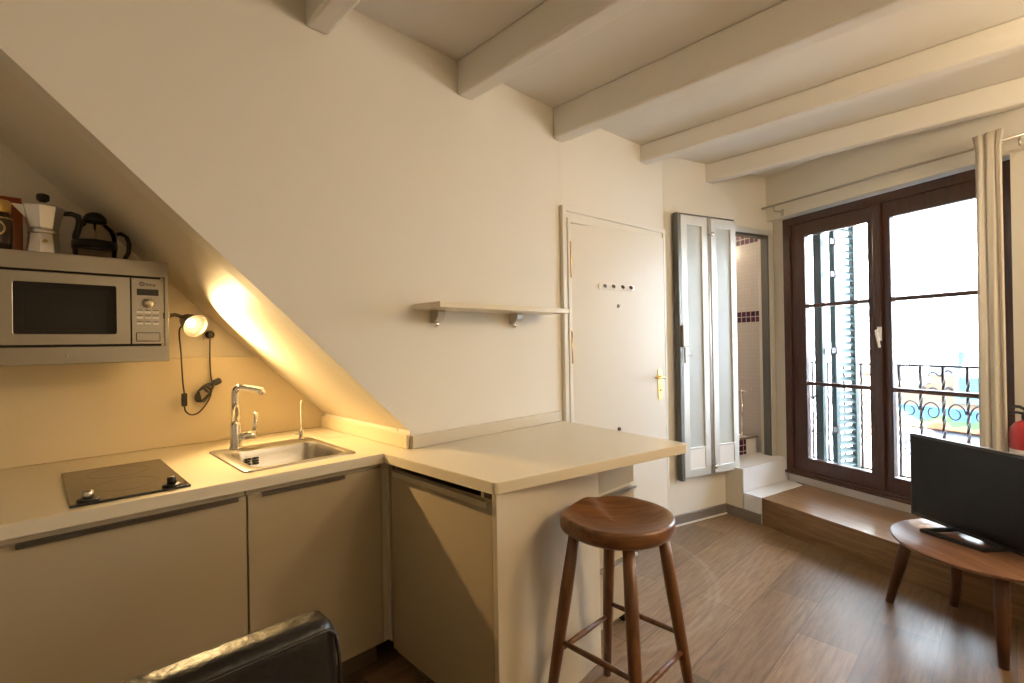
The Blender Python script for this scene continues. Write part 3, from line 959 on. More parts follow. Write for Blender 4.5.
# ------------------------------------------------------------------ microwave on the wall, things on top
mwy, mz0, mz1, mx0, mx1 = 2.32, 1.302, 1.690, -0.207, 0.388
mw = thing('microwave_oven', 'stainless steel microwave mounted on the recess wall', 'microwave', (0, mwy, 0))
b = MB().box(mx0 + 0.02, mx1 - 0.02, 0.022, 0.36, mz0 + 0.025, mz1 - 0.002).build('housing', 'black_plastic', mw, bevel=0.003)
f = MB()
f.prism([(mx0, mz0), (mx1, mz0), (mx1, mz1), (mx0, mz1)], 0.0, 0.021, axis='y', holes=[[(mx0 + 0.012, 1.3635), (0.3765, 1.3635), (0.3765, 1.6275), (mx0 + 0.012, 1.6275)]])
f.build('surround', 'steel_panel', mw, bevel=0.002)
dgl = MB()
dgl.prism([(mx0 + 0.019, 1.370), (0.269, 1.370), (0.269, 1.621), (mx0 + 0.019, 1.621)], -0.004, 0.018, axis='y', holes=[rrect(0.268, 0.176, 0.006, 3, 0.0935, 1.4965)])
dr = dgl.build('door', 'steel_panel', mw, bevel=0.0015)
wf_ = MB()
wf_.prism(rrect(0.266, 0.174, 0.006, 3, 0.0935, 1.4965), -0.0055, 0.016, axis='y', holes=[rrect(0.217, 0.142, 0.004, 3, 0.094, 1.4945)])
wf_.build('window_frame', 'print_black', dr)
MB().box(-0.016, 0.204, -0.002, 0.012, 1.422, 1.567).build('window_glass', 'oven_glass', dr)
cpn = MB().box(0.2725, 0.3705, -0.004, 0.018, 1.370, 1.621).build('control_panel', 'steel_panel', mw, bevel=0.0015)
MB().box(0.289, 0.3565, -0.0052, -0.0041, 1.556, 1.580).build('display', 'black_glass', cpn)
MB().lathe([(0.0185, 0), (0.0185, 0.003), (0.0145, 0.004), (0.013, 0.019), (0.009, 0.021)], 24, mx=Matrix.Translation((0.322, -0.0041, 1.526)) @ Matrix.Rotation(PI / 2, 4, 'X')).build('knob', 'steel', cpn)
mk = MB()
for a in range(-140, 141, 28):
    ca, sa = math.sin(R(a)), math.cos(R(a))
    mk.box(0.322 + 0.024 * ca - 0.0012, 0.322 + 0.024 * ca + 0.0012, -0.0047, -0.0041, 1.526 + 0.024 * sa - 0.0012, 1.526 + 0.024 * sa + 0.0012)
mk.build('dial_marks', 'print_black', cpn)
for i, z in enumerate((1.492, 1.471, 1.448)):
    for j in range(3):
        x = 0.287 + j * 0.0245
        MB().box(x, x + 0.021, -0.0053, -0.0041, z - 0.0045, z + 0.0045).build('button', 'steel', cpn, bevel=0.001)
        MB().box(x + 0.002, x + 0.019, -0.0047, -0.0041, z + 0.006, z + 0.008).build('button_mark', 'print_black', cpn)
pb = MB()
pb.prism(rrect(0.071, 0.030, 0.002, 2, 0.3225, 1.397), -0.0060, -0.0041, axis='y')
pb.build('door_button', 'steel_panel', cpn, bevel=0.0008)
ol = MB()
ol.prism(rrect(0.075, 0.034, 0.003, 2, 0.3225, 1.397), -0.0047, -0.0041, axis='y', holes=[rrect(0.0715, 0.0305, 0.002, 2, 0.3225, 1.397)])
ol.build('button_outline', 'print_black', cpn)
rg = MB()
rg.loft([[(0.305 + r * math.cos(2 * PI * i / 20), y, 1.5995 + r * math.sin(2 * PI * i / 20)) for i in range(20)] for r, y in ((0.0085, -0.0041), (0.0085, -0.0048), (0.0055, -0.0048), (0.0055, -0.0041))], False, False, False)
rg.box(0.303, 0.307, -0.0048, -0.0041, 1.5965, 1.6025)
rg.build('logo_ring', 'print_black', cpn)
tx = bpy.data.curves.new('logo_lettering', 'FONT')
tx.body = 'Balay'
tx.size = 0.0155
tx.extrude = 0.0003
tx.materials.append(M['print_black'])
to = bpy.data.objects.new('logo_curve', tx)
COL.objects.link(to)
bpy.context.view_layer.update()
lm = bpy.data.meshes.new_from_object(to.evaluated_get(bpy.context.evaluated_depsgraph_get()))
bpy.data.objects.remove(to)
bpy.data.curves.remove(tx)
to = bpy.data.objects.new('logo_lettering', lm)
COL.objects.link(to)
to.parent = cpn
to.location = (0.3155, -0.0046, 1.593)
to.rotation_euler = (PI / 2, 0, 0)
MB().lathe([(0.0045, 0), (0.0045, 0.002)], 12, mx=Matrix.Translation((0.090, -0.0001, 1.332)) @ Matrix.Rotation(PI / 2, 4, 'X')).build('screw_cap', 'steel', mw)
# wall brackets carrying it
for x, w in ((-0.06, 'dark wall bracket below the left part of the microwave'), (0.245, 'dark wall bracket below the right part of the microwave')):
    bk = MB().box(x - 0.018, x + 0.018, 2.36, YB - 0.001, 1.3065, 1.326).box(x - 0.018, x + 0.018, YB - 0.012, YB - 0.001, 1.326, 1.45).build('microwave_wall_bracket', 'black_plastic')
    tag(bk, w, 'bracket', 'brackets under the microwave')

TOP = mz1
jr = thing('coffee_jar', 'dark glass coffee jar with gold cap', 'jar', (-0.080, 2.385, TOP + 0.0005))
MB().lathe([(0.036, 0), (0.040, 0.006), (0.040, 0.112), (0.035, 0.124), (0.034, 0.128)], 28).build('jar_body', 'jar_glass', jr)
MB().lathe([(0.0405, 0.022), (0.0408, 0.024), (0.0408, 0.108), (0.0405, 0.110)], 28, caps=False).build('jar_label', 'jar_label', jr)
lb = MB()
for rr_, zc in ((0.026, 0.072),):
    n = 28
    def onj(x, z, r):
        a = x / 0.041
        return (r * math.sin(a), -r * math.cos(a), z)
    lb.loft([[onj(q * math.cos(2 * PI * i / n), zc + q * math.sin(2 * PI * i / n), rad) for i in range(n)] for q, rad in ((0.026, 0.0409), (0.026, 0.0415), (0.0205, 0.0415), (0.0205, 0.0409))], False, False, False)
    lb.loft([[onj(q * math.cos(2 * PI * i / n), zc + q * 0.6 * math.sin(2 * PI * i / n), rad) for i in range(n)] for q, rad in ((0.010, 0.0409), (0.010, 0.0414), (0.001, 0.0414))], False, True, False)
lb.build('label_ring', 'label_gold', jr)
MB().lathe([(0.0412, 0.105), (0.0414, 0.107), (0.0412, 0.109)], 28, caps=False).build('label_border', 'label_gold', jr)
MB().lathe([(0.0365, 0.1285), (0.0375, 0.131), (0.0375, 0.164), (0.035, 0.169)], 28).build('cap', 'gold_cap', jr)
pk = thing('coffee_packet', 'orange and red coffee packet between the jar and the moka pot', 'packet', (-0.054, 2.500, TOP - 0.002), R(4))
pm = MB()
pm.loft([[(x, y, z) for x, y in rrect(w, d, 0.006, 3)] for w, d, z in ((0.070, 0.050, 0), (0.074, 0.054, 0.01), (0.074, 0.054, 0.165))], True, False)
pm.build('packet_body', 'pack_orange', pk)
pm = MB()
pm.loft([[(x, y, z) for x, y in rrect(w, d, 0.004, 3)] for w, d, z in ((0.074, 0.054, 0.165), (0.073, 0.046, 0.190), (0.070, 0.014, 0.208), (0.070, 0.010, 0.214))], False, True)
pm.build('packet_top', 'pack_red', pk)

mp_ = thing('moka_pot', 'aluminium stovetop moka pot with black lid knob', 'coffee pot', (0.036, 2.400, TOP - 0.002), R(12))
mp_.scale = (1.1, 1.1, 1.06)
def octo(r, z, n=8):
    return [(r * math.cos(2 * PI * (i + .5) / n), r * math.sin(2 * PI * (i + .5) / n), z) for i in range(n)]
MB().loft([octo(0.043, 0), octo(0.044, 0.004), octo(0.036, 0.070)], True, True, False).build('boiler', 'moka_alu', mp_)
MB().lathe([(0.037, 0.0705), (0.038, 0.073), (0.038, 0.083), (0.036, 0.086)], 32).build('collar', 'moka_alu', mp_)
up_ = MB()
up_.loft([octo(0.036, 0.0865), octo(0.038, 0.09), octo(0.0525, 0.158)], True, True, False)
up_.add([(-0.034, -0.016, 0.158), (-0.034, 0.016, 0.158), (-0.074, 0.0, 0.160), (-0.040, 0.0, 0.118)], [(0, 2, 1), (0, 3, 2), (1, 2, 3), (0, 1, 3)], False)
up_.build('upper_chamber', 'moka_alu', mp_)
ld_ = MB()
ld_.loft([octo(0.0535, 0.1585), octo(0.0535, 0.1615), octo(0.040, 0.170), octo(0.014, 0.174)], True, True, False)
ld_ = ld_.build('lid', 'moka_alu', mp_)
MB().loft([octo(0.009, 0.1742), octo(0.010, 0.181), octo(0.016, 0.185), octo(0.0165, 0.202), octo(0.012, 0.206)], True, True, False).build('lid_knob', 'black_plastic', ld_)
MB().tube([(0.044, 0, 0.150), (0.070, 0, 0.155), (0.088, 0, 0.150), (0.092, 0, 0.130), (0.086, 0, 0.095), (0.080, 0, 0.070)], [0.008, 0.009, 0.010, 0.010, 0.009, 0.007], 10).build('handle', 'black_plastic', mp_)
MB().lathe([(0.004, 0), (0.006, 0.002), (0.006, 0.006)], 10, mx=Matrix.Translation((-0.005, -0.037, 0.044)) @ Matrix.Rotation(PI / 2, 4, 'X')).build('valve', 'brass', mp_)

cf = thing('glass_coffee_jug', 'low glass coffee press with a domed black lid under the slope', 'coffee press', (0.188, 2.56, TOP - 0.002), R(0))
MB().lathe([(0.052, 0.002), (0.066, 0.010), (0.069, 0.055), (0.069, 0.115), (0.060, 0.145), (0.036, 0.166), (0.034, 0.170)], 32, caps=False).lathe([(0.051, 0.002), (0.02, 0.0025)], 32).build('jug', 'carafe_glass', cf)
MB().lathe([(0.0695, 0.062), (0.0715, 0.064), (0.0715, 0.092), (0.0695, 0.094)], 32, caps=False).lathe([(0.0540, 0), (0.0705, 0.002), (0.0705, 0.020), (0.068, 0.022)], 32, caps=False).build('band', 'black_plastic', cf)
MB().lathe([(0.034, 0.1705), (0.0375, 0.174), (0.036, 0.190), (0.026, 0.204), (0.012, 0.211), (0.004, 0.212)], 28).build('lid', 'black_plastic', cf)
MB().lathe([(0.060, 0.060), (0.060, 0.064), (0.006, 0.067)], 28).tube([(0, 0, 0.067), (0, 0, 0.170)], 0.004, 10).build('plunger', 'chrome', cf)
MB().tube([(0.066, -0.008, 0.132), (0.080, -0.012, 0.136), (0.098, -0.014, 0.126), (0.106, -0.015, 0.100), (0.104, -0.015, 0.060), (0.090, -0.013, 0.030), (0.070, -0.010, 0.020)], [0.007, 0.008, 0.008, 0.008, 0.008, 0.008, 0.007], 10).build('handle', 'black_plastic', cf)

# ------------------------------------------------------------------ clip lamp and its cord
cl = thing('clip_lamp', 'small lit spot lamp clipped to the side of the microwave', 'lamp')
MB().box(0.369, 0.432, 2.545, 2.580, 1.482, 1.506).build('clamp', 'lamp_shell', cl, bevel=0.004)
MB().tube([(0.428, 2.562, 1.494), (0.455, 2.575, 1.500), (0.490, 2.590, 1.490), (0.505, 2.596, 1.483)], 0.008, 8).build('arm', 'lamp_shell', cl)
axis = Vector((0.30, -0.86, -0.40)).normalized()
back = Vector((0.505, 2.602, 1.477))
rotm = Vector((0, 0, 1)).rotation_difference(axis).to_matrix().to_4x4()
MXL = Matrix.Translation(back) @ rotm
MB().lathe([(0.014, -0.02), (0.026, -0.012), (0.034, 0.008), (0.050, 0.062), (0.0505, 0.064), (0.0485, 0.064), (0.032, 0.012), (0.012, 0.002)], 32, mx=MXL).build('shade', 'lamp_shell', cl)
MB().lathe([(0.0482, 0.0635), (0.0318, 0.0125), (0.012, 0.0025)], 32, mx=MXL, caps=False).build('reflector', 'lamp_inner', cl)
MB().lathe([(0.0505, 0.0642), (0.0545, 0.067), (0.0535, 0.072), (0.0485, 0.0642)], 32, mx=MXL, caps=False).build('rim', 'lamp_inner', cl)
MB().lathe([(0.010, 0.004), (0.012, 0.014), (0.017, 0.024), (0.019, 0.034), (0.014, 0.044), (0.004, 0.050)], 24, mx=MXL).build('bulb', 'bulb', cl)
plw = Vector((0.612, YB - 0.028, 1.430))
cd = MB()
def smooth_path(pts, n=8):
    out = []
    P = [Vector(p) for p in pts]
    for i in range(len(P) - 1):
        a, b_, c_, d_ = P[max(i - 1, 0)], P[i], P[i + 1], P[min(i + 2, len(P) - 1)]
        for k in range(n):
            t = k / n
            out.append(0.5 * ((2 * b_) + (c_ - a) * t + (2 * a - 5 * b_ + 4 * c_ - d_) * t * t + (3 * b_ - a - 3 * c_ + d_) * t ** 3))
    out.append(P[-1])
    return out
cd.tube(smooth_path([(0.496, 2.608, 1.462), (0.478, 2.620, 1.43), (0.486, 2.635, 1.33), (0.495, 2.655, 1.20), (0.502, 2.665, 1.145)]), 0.0035, 8)
cd.tube(smooth_path([(0.502, 2.665, 1.085), (0.508, 2.67, 1.06), (0.530, 2.675, 1.042), (0.560, 2.68, 1.048), (0.592, 2.682, 1.085), (0.612, 2.685, 1.125), (0.612, 2.687, 1.15), (0.600, 2.688, 1.165)]), 0.0035, 8)
for k in range(5):
    a = 0.004 * k
    cd.tube(smooth_path([(0.612 + a, 2.690 - a, 1.185), (0.580 - a, 2.690 - a, 1.168 - a), (0.550 + a, 2.688, 1.124 + a), (0.562 + a, 2.686 - a, 1.098), (0.600 + a, 2.688, 1.126 + a), (0.628 - a, 2.69 - a, 1.170 - a), (0.612 + a, 2.690 - a, 1.185)], 6), 0.0034, 6)
cd.tube(smooth_path([(0.602, 2.678, 1.140), (0.592, 2.672, 1.148), (0.590, 2.700, 1.156), (0.602, 2.702, 1.146), (0.602, 2.678, 1.140)], 6), 0.004, 6)
cd.lathe([(0.010, -0.018), (0.015, -0.012), (0.015, 0.012), (0.010, 0.018)], 14, mx=Matrix.Translation((0.640, 2.685, 1.188)) @ Matrix.Rotation(R(65), 4, 'Y'))
cd.tube(smooth_path([(0.622, 2.69, 1.178), (0.616, 2.692, 1.22), (0.613, 2.692, 1.30), (0.614, 2.690, 1.40)]), 0.0033, 8)
cd.build('cord', 'cable_rubber', cl)
MB().box(0.491, 0.513, 2.656, 2.676, 1.085, 1.145).build('inline_switch', 'black_plastic', cl, bevel=0.004)
MB().lathe([(0.017, 0), (0.019, 0.004), (0.018, 0.028), (0.009, 0.034)], 18, mx=Matrix.Translation((0.614, YB - 0.0105, 1.415)) @ Matrix.Rotation(PI / 2, 4, 'X')).build('plug', 'black_plastic', cl)
so_ = MB().box(0.590, 0.638, YB - 0.010, YB - 0.001, 1.391, 1.439).build('wall_socket', 'panel_laminate', bevel=0.003)
tag(so_, 'small cream wall socket behind the lamp plug', 'socket')

# ------------------------------------------------------------------ shelf over the breakfast bar
sf = thing('wall_shelf', 'cream floating shelf on steel brackets above the breakfast bar', 'shelf', (0, YA, 0))
MB().box(1.195, 2.03, -0.198, -0.001, 1.503, 1.528).build('board', 'worktop_laminate', sf, bevel=0.002)
for x in (1.305, 1.800):
    b = MB()
    prof = [(-0.001, 1.5025), (-0.058, 1.5025), (-0.062, 1.493), (-0.058, 1.476), (-0.046, 1.461), (-0.030, 1.452), (-0.012, 1.449), (-0.001, 1.449)]
    b.prism(prof, x - 0.021, x + 0.021, axis='x')
    bk = b.build('bracket', 'steel', sf, bevel=0.003)
    MB().lathe([(0.012, 0), (0.014, 0.004), (0.014, 0.016), (0.009, 0.022)], 16, mx=Matrix.Translation((x - 0.002, -0.020, 1.450)) @ Matrix.Rotation(PI, 4, 'X')).build('clamp_knob', 'chrome', bk)

# ------------------------------------------------------------------ bar stool
th_ = R(45.5)
ST = Vector((1.473, 0.980, 0))
st = thing('bar_stool', 'dark brown wooden bar stool with dished saddle seat', 'stool', ST, th_ - PI / 2)
# local x = right in view, local y = away
SH = 0.752
def seat_z(x, y):
    r = math.hypot(x, y)
    # horn of the saddle lies at the back left
    ha = math.atan2(y, x) - R(128)
    ha = math.atan2(math.sin(ha), math.cos(ha))
    dish = -0.026 * max(0.0, 1 - (r / 0.185) ** 2)
    horn = 0.036 * math.exp(-(ha / 0.34) ** 2) * min(1.0, (r / 0.17)) ** 1.6
    lip = 0.006 * (r / 0.2) ** 2
    return SH - 0.012 + dish * 1.25 + horn + lip
def seat_r(a):
    ha = math.atan2(math.sin(a - R(128)), math.cos(a - R(128)))
    return 0.193 + 0.014 * math.exp(-((abs(ha) - 0.95) / 0.35) ** 2) - 0.034 * math.exp(-(ha / 0.45) ** 2)
NS = 64
seat = MB()
rings = []
def ringz(k, zf):
    return [(k * seat_r(2 * PI * i / NS) * math.cos(2 * PI * i / NS), k * seat_r(2 * PI * i / NS) * math.sin(2 * PI * i / NS), zf(k * seat_r(2 * PI * i / NS) * math.cos(2 * PI * i / NS), k * seat_r(2 * PI * i / NS) * math.sin(2 * PI * i / NS))) for i in range(NS)]
rings.append(ringz(0.5, lambda x, y: SH - 0.068))
rings.append(ringz(0.90, lambda x, y: SH - 0.068))
rings.append(ringz(0.965, lambda x, y: SH - 0.058))
rings.append(ringz(0.995, lambda x, y: SH - 0.045))
rings.append(ringz(1.0, lambda x, y: seat_z(x, y) - 0.012))
rings.append(ringz(0.985, lambda x, y: seat_z(x, y) - 0.003))
for k in (0.95, 0.88, 0.78, 0.66, 0.52, 0.38, 0.24, 0.1):
    rings.append(ringz(k, seat_z))
seat.loft(rings, True, True, True)
seat.build('seat', 'walnut', st)
legs = {}
for nm, (ux, uy) in dict(l=(-1, 0), f=(0, -1), r=(1, 0), b=(0, 1)).items():
    t_, f_ = 0.152, 0.262
    p_top, p_bot = Vector((ux * t_, uy * t_, SH - 0.060)), Vector((ux * f_, uy * f_, 0.0))
    legs[nm] = (p_top, p_bot)
    pts = [p_top.lerp(p_bot, q) for q in (0, 0.3, 0.6, 1.0)]
    MB().tube(pts, [0.0195, 0.0225, 0.0205, 0.0155], 18).build('leg', 'walnut_leg', st)
def leg_at(nm, z):
    a, b_ = legs[nm]
    return a.lerp(b_, (a.z - z) / (a.z - b_.z))
for a, b_, z in (('l', 'f', 0.30), ('b', 'r', 0.318), ('f', 'r', 0.258), ('l', 'b', 0.262)):
    p, q = leg_at(a, z), leg_at(b_, z)
    MB().tube([p, p.lerp(q, 0.5), q], [0.0085, 0.0105, 0.0085], 12).build('stretcher', 'walnut_leg', st)

# ------------------------------------------------------------------ round table with television
TB = Vector((3.070, 0.085, 0))
tb = thing('side_table', 'low round wooden table on splayed legs by the step', 'table', TB, R(51.5))
TZ = 0.40
MB().lathe([(0.29, TZ - 0.022), (0.336, TZ - 0.020), (0.348, TZ - 0.010), (0.350, TZ - 0.003), (0.346, TZ)], 64).build('tabletop', 'table_wood', tb)
irot = Matrix.Rotation(-R(51.5), 3, 'Z')
for fx, fy, tx_, ty_ in ((3.112, 0.452, 3.080, 0.365), (3.285, 0.215, 3.225, 0.190), (2.800, 0.038, 2.835, 0.040), (3.02, -0.27, 3.03, -0.20)):
    p = irot @ (Vector((tx_, ty_, TZ - 0.0225)) - TB)
    q = irot @ (Vector((fx, fy, 0)) - TB)
    MB().tube([p, p.lerp(q, 0.4), q], [0.026, 0.026, 0.017], 18).build('leg', 'table_leg_wood', tb)

TVA = R(50.0)
tv = thing('television', 'black flat screen television on the low round table', 'television', (3.322, 0.384, 0), TVA + PI)
# local x runs from the far edge towards the viewer, local +y is the back side ... screen faces local -y
TVW, TVZ0, TVZ1 = 0.735, 0.412, 0.838
MB().box(0, TVW, 0.0, 0.022, TVZ0, TVZ1).build('bezel', 'tv_case', tv, bevel=0.003)
MB().box(0.012, TVW - 0.012, -0.0015, 0.0005, TVZ0 + 0.018, TVZ1 - 0.012).build('screen', 'tv_screen', tv)
MB().box(0.004, TVW - 0.004, 0.004, 0.018, TVZ1, TVZ1 + 0.0025).build('edge_strip', 'tv_edge', tv)
MB().box(0.10, TVW - 0.10, 0.0225, 0.062, TVZ0 + 0.03, TVZ1 - 0.12).build('back_cover', 'tv_case', tv, bevel=0.015)
stn = MB()
stn.prism([(0.205, -0.152), (0.455, -0.092), (0.455, 0.105), (0.205, 0.105)], TZ + 0.001, TZ + 0.017, holes=[[(0.228, -0.123), (0.432, -0.074), (0.432, 0.084), (0.228, 0.084)]])
stn.build('stand', 'tv_case', tv, bevel=0.003)
MB().box(0.30, 0.435, 0.064, 0.084, TZ + 0.006, TZ + 0.12).build('neck', 'tv_case', tv, bevel=0.003)
cb_ = MB()
cpath = [(3.36, -0.06, 0.46), (3.31, -0.20, 0.30), (3.215, -0.28, 0.10), (3.18, -0.22, 0.010), (3.17, -0.05, 0.006), (3.20, 0.02, 0.006), (3.16, -0.40, 0.006)]
cb_.tube(smooth_path([(3.30, -0.06, 0.55)] + [(3.340, -0.25, 0.47), (3.30, -0.42, 0.30), (3.20, -0.46, 0.06), (3.12, -0.52, 0.006), (3.00, -0.9, 0.006)]), 0.004, 8)
cb_.build('cable', 'cable_rubber')
for o in [x for x in bpy.data.objects if x.name.startswith('cable')]:
    o.name = 'power_cable'
    tag(o, 'black cable hanging behind the round table', 'cable')

# ------------------------------------------------------------------ fire extinguisher
fe = thing('fire_extinguisher', 'red fire extinguisher on the wall right of the curtain', 'fire extinguisher', wfr(1.272, 0.440, 0.50), WR)
MB().lathe([(0.062, 0), (0.070, 0.012), (0.070, 0.33), (0.066, 0.362), (0.050, 0.386), (0.028, 0.398), (0.022, 0.404)], 36).build('cylinder', 'extinguisher_red', fe)
MB().lathe([(0.0705, 0.215), (0.0709, 0.217), (0.0709, 0.250), (0.0705, 0.252)], 36, caps=False).build('label', 'white_plastic', fe)
MB().lathe([(0.024, 0.4045), (0.024, 0.43), (0.016, 0.436), (0.016, 0.452)], 18).build('valve', 'black_plastic', fe)
MB().tube([(0.0, 0.01, 0.45), (-0.03, 0.0, 0.470), (-0.075, -0.01, 0.472)], [0.009, 0.008, 0.007], 8).tube([(0.0, 0.0, 0.434), (-0.04, -0.005, 0.440), (-0.072, -0.01, 0.436)], [0.008, 0.007, 0.006], 8).build('lever', 'black_plastic', fe)
MB().tube(smooth_path([(0.015, 0, 0.43), (0.06, 0, 0.43), (0.088, 0.0, 0.36), (0.086, 0.0, 0.2), (0.080, 0.0, 0.10)]), 0.008, 10).build('hose', 'black_plastic', fe)
MB().box(-0.02, 0.02, 0.0712, 0.079, 0.10, 0.34).build('wall_bracket', 'black_plastic', fe)

# ------------------------------------------------------------------ leather armchair in the foreground
ac = thing('armchair', 'black leather armchair with its back near the hob cabinet', 'armchair', (0, 0, 0))
AX0, AX1 = -0.30, 0.506
def cushion(x0, x1, y0, y1, z0, z1, r, nm, lean=0.0, sag=0.0, seg=12):
    """padded block: rounded rectangle sections swept along x, pulled in at both ends"""
    mb = MB()
    rings = []
    L_ = x1 - x0
    for k in range(seg * 2 + 1):
        u = k / (seg * 2.0)
        x = x0 + L_ * u
        e = min(u, 1 - u) * L_
        q = 1.0
        if e < r:
            q = math.sqrt(max(0.0, 1 - ((r - e) / r) ** 2))
        ins = r * (1 - q) * 0.8
        w, h = (y1 - y0) - 2 * ins, (z1 - z0) - 2 * ins
        puff = sag * math.sin(PI * u)
        pts = rrect(w, h + puff, min(r, w / 2.05, h / 2.05), 6, (y0 + y1) / 2, (z0 + z1) / 2 + puff / 2)
        rings.append([(x, y + lean * (z - z0), z) for y, z in pts])
    mb.loft(rings, True, True, True)
    return mb.build(nm, 'black_leather', ac)
cushion(AX0, AX1, 1.060, 1.160, 0.10, 0.720, 0.034, 'backrest', lean=0.07, sag=0.006, seg=20)
pp = MB()
for y in (1.062,):
    path = []
    zt = 0.708
    for q in range(20):
        path.append((AX0 + 0.02 + (AX1 - AX0 - 0.045) * q / 19.0, y + 0.07 * 0.575 - 0.0005 + 0.003, zt - 0.008))
    path += [(AX1 - 0.010, y + 0.040, zt - 0.022), (AX1 - 0.004, y + 0.036, zt - 0.07), (AX1 - 0.004, y + 0.02, 0.45), (AX1 - 0.004, y + 0.005, 0.2)]
    pp.tube(path, 0.0045, 8)
pp.build('piping', 'leather_piping', ac)
cushion(AX0 + 0.12, AX1 - 0.12, 0.46, 1.045, 0.12, 0.40, 0.05, 'seat', sag=0.02)
cushion(AX0, AX0 + 0.115, 0.44, 1.045, 0.10, 0.54, 0.04, 'armrest')
cushion(AX1 - 0.115, AX1, 0.44, 1.045, 0.10, 0.54, 0.04, 'armrest')
for x in (AX0 + 0.07, AX1 - 0.07):
    for y in (0.50, 1.09):
        MB().lathe([(0.016, 0), (0.022, 0.10), (0.022, 0.115)], 14, (x, y, 0)).build('foot', 'walnut_leg', ac)

# ------------------------------------------------------------------ outdoors
bs = MB()
bs.box(-0.9, 2.6, 0.851, 1.25, 0.10, 0.20)
struct(bs.build('balcony_slab', 'facade_stone', loc=WO, rot=WR), 'narrow stone balcony floor outside the window', 'balcony')
stt = MB()
stt.box(-9, 9, 0.855, 9.0, -3.6, -3.5)
struct(stt.build('ground_street', 'street_paving', loc=WO, rot=WR), 'street paving far below the balcony', 'street')
rl = thing('balcony_railing', 'wrought iron balcony railing with twisted bars and scrolls', 'railing', WO, WR)
DRL = 1.18
MB().box(-0.85, 2.5, DRL - 0.02, DRL + 0.02, 1.125, 1.140).build('top_rail', 'iron', rl, bevel=0.003)
MB().box(-0.85, 2.5, DRL - 0.008, DRL + 0.008, 0.27, 0.285).build('bottom_rail', 'iron', rl)
bars = [-0.74 + 0.142 * k for k in range(22)]
for x in bars:
    b = MB()
    rings = []
    NZ = 44
    for k in range(NZ + 1):
        z = 0.201 + (1.125 - 0.201) * k / NZ
        tw_ = 0.0
        if 0.40 < z < 1.05:
            tw_ = (z - 0.40) * 22
        rings.append([(x + 0.0085 * 1.35 * math.cos(tw_ + PI / 4 + i * PI / 2), DRL + 0.0085 * 1.35 * math.sin(tw_ + PI / 4 + i * PI / 2), z) for i in range(4)])
    b.loft(rings, True, True, False)
    b.build('bar', 'iron', rl)
for i, x in enumerate(bars[:-1]):
    for zc, fl_ in ((0.80, 1), (0.52, -1)):
        pts = []
        sgn = 1 if i % 2 else -1
        for k in range(34):
            u = k / 33.0
            ang = u * 2.6 * PI
            rad = 0.056 * (1 - 0.68 * u)
            pts.append((x + 0.071 + sgn * (0.055 - rad * 0.9 * (1 + math.cos(ang)) / 1.0 * 1.0 + 0.0) * 1.0 - sgn * 0.0, DRL, zc + fl_ * rad * math.sin(ang) * 1.25))
        pts = [(x + 0.071 + sgn * (0.058 * (1 - 0.7 * k / 33.0)) * math.cos(k / 33.0 * 2.5 * PI) , DRL, zc + fl_ * 0.075 * (1 - 0.7 * k / 33.0) * math.sin(k / 33.0 * 2.5 * PI)) for k in range(34)]
        MB().tube(pts, 0.0055, 6).build('scroll', 'iron', rl)

def shutter(nm, w, h, z0, mname, parent_loc, rot, label, ns, frame=0.045, group=None):
    t = thing(nm, label, 'shutter', parent_loc, rot)
    f = MB()
    f.prism([(0, z0), (w, z0), (w, z0 + h), (0, z0 + h)], -0.022, 0.022, axis='y', holes=[[(frame, z0 + frame), (w - frame, z0 + frame), (w - frame, z0 + h - frame), (frame, z0 + h - frame)]])
    f.build('frame', mname, t, bevel=0.003)
    s_ = MB()
    for k in range(ns):
        z = z0 + frame + (h - 2 * frame) * (k + 0.5) / ns
        mx = Matrix.Translation((w / 2, 0, z)) @ Matrix.Rotation(R(40), 4, 'X')
        s_.box(-(w / 2 - frame), w / 2 - frame, -0.022, 0.022, -0.004, 0.004, mx)
    s_.build('louvres', mname, t)
    return t
# dark green shutter folded back at the left of the window, standing out over the balcony
pz = wfr(-0.045, 0.865)
shl = shutter('window_shutter', 0.27, 2.05, 0.25, 'shutter_green', (pz.x, pz.y, 0), WR + PI / 2 - R(2), 'dark green louvred shutter standing out left of the window', 34, group=None)
for z in (0.62, 1.25, 1.86, 2.12):
    MB().box(-0.055, 0.006, -0.032, -0.0225, z - 0.022, z + 0.022).tube([(-0.004, -0.028, z - 0.03), (-0.004, -0.028, z + 0.03)], 0.008, 8).build('hinge', 'iron', shl)
post = MB().box(-0.128, -0.060, 0.760, 0.800, 0.265, 2.334).build('trim_13', 'shutter_green', loc=WO, rot=WR, bevel=0.004)
struct(post, 'dark green fixed shutter post outside the window', 'shutter post')

FD = 5.2
fc = MB()
fc.box(-9, 9, FD, FD + 0.4, -3.5, 5.2)
struct(fc.build('wall_facade', 'facade_plaster', loc=WO, rot=WR), 'sunlit cream house front across the street', 'house front')
oc = MB()
oc.box(-2.62, -2.12, FD - 0.05, FD - 0.001, -3.5, 0.78)
oc.box(-2.11, -0.6, FD - 0.03, FD - 0.001, -3.5, 0.80)
struct(oc.build('wall_ochre', 'facade_ochre', loc=WO, rot=WR), 'ochre lower part of the house front', 'house front')
tag(MB().box(-2.75, -1.95, FD - 0.16, FD - 0.001, 0.79, 0.95).build('stone_ledge', 'facade_ochre', loc=WO, rot=WR, bevel=0.01), 'ochre stone ledge above the pilaster across the street', 'ledge')
tag(MB().box(-3.3, -2.02, FD - 0.20, FD - 0.001, 1.16, 1.36).build('balcony_ledge', 'facade_stone', loc=WO, rot=WR, bevel=0.01), 'pale balcony ledge below the far window blind', 'ledge')
fw_ = thing('facade_window', 'far window with lowered cream blind across the street', 'window', WO, WR)
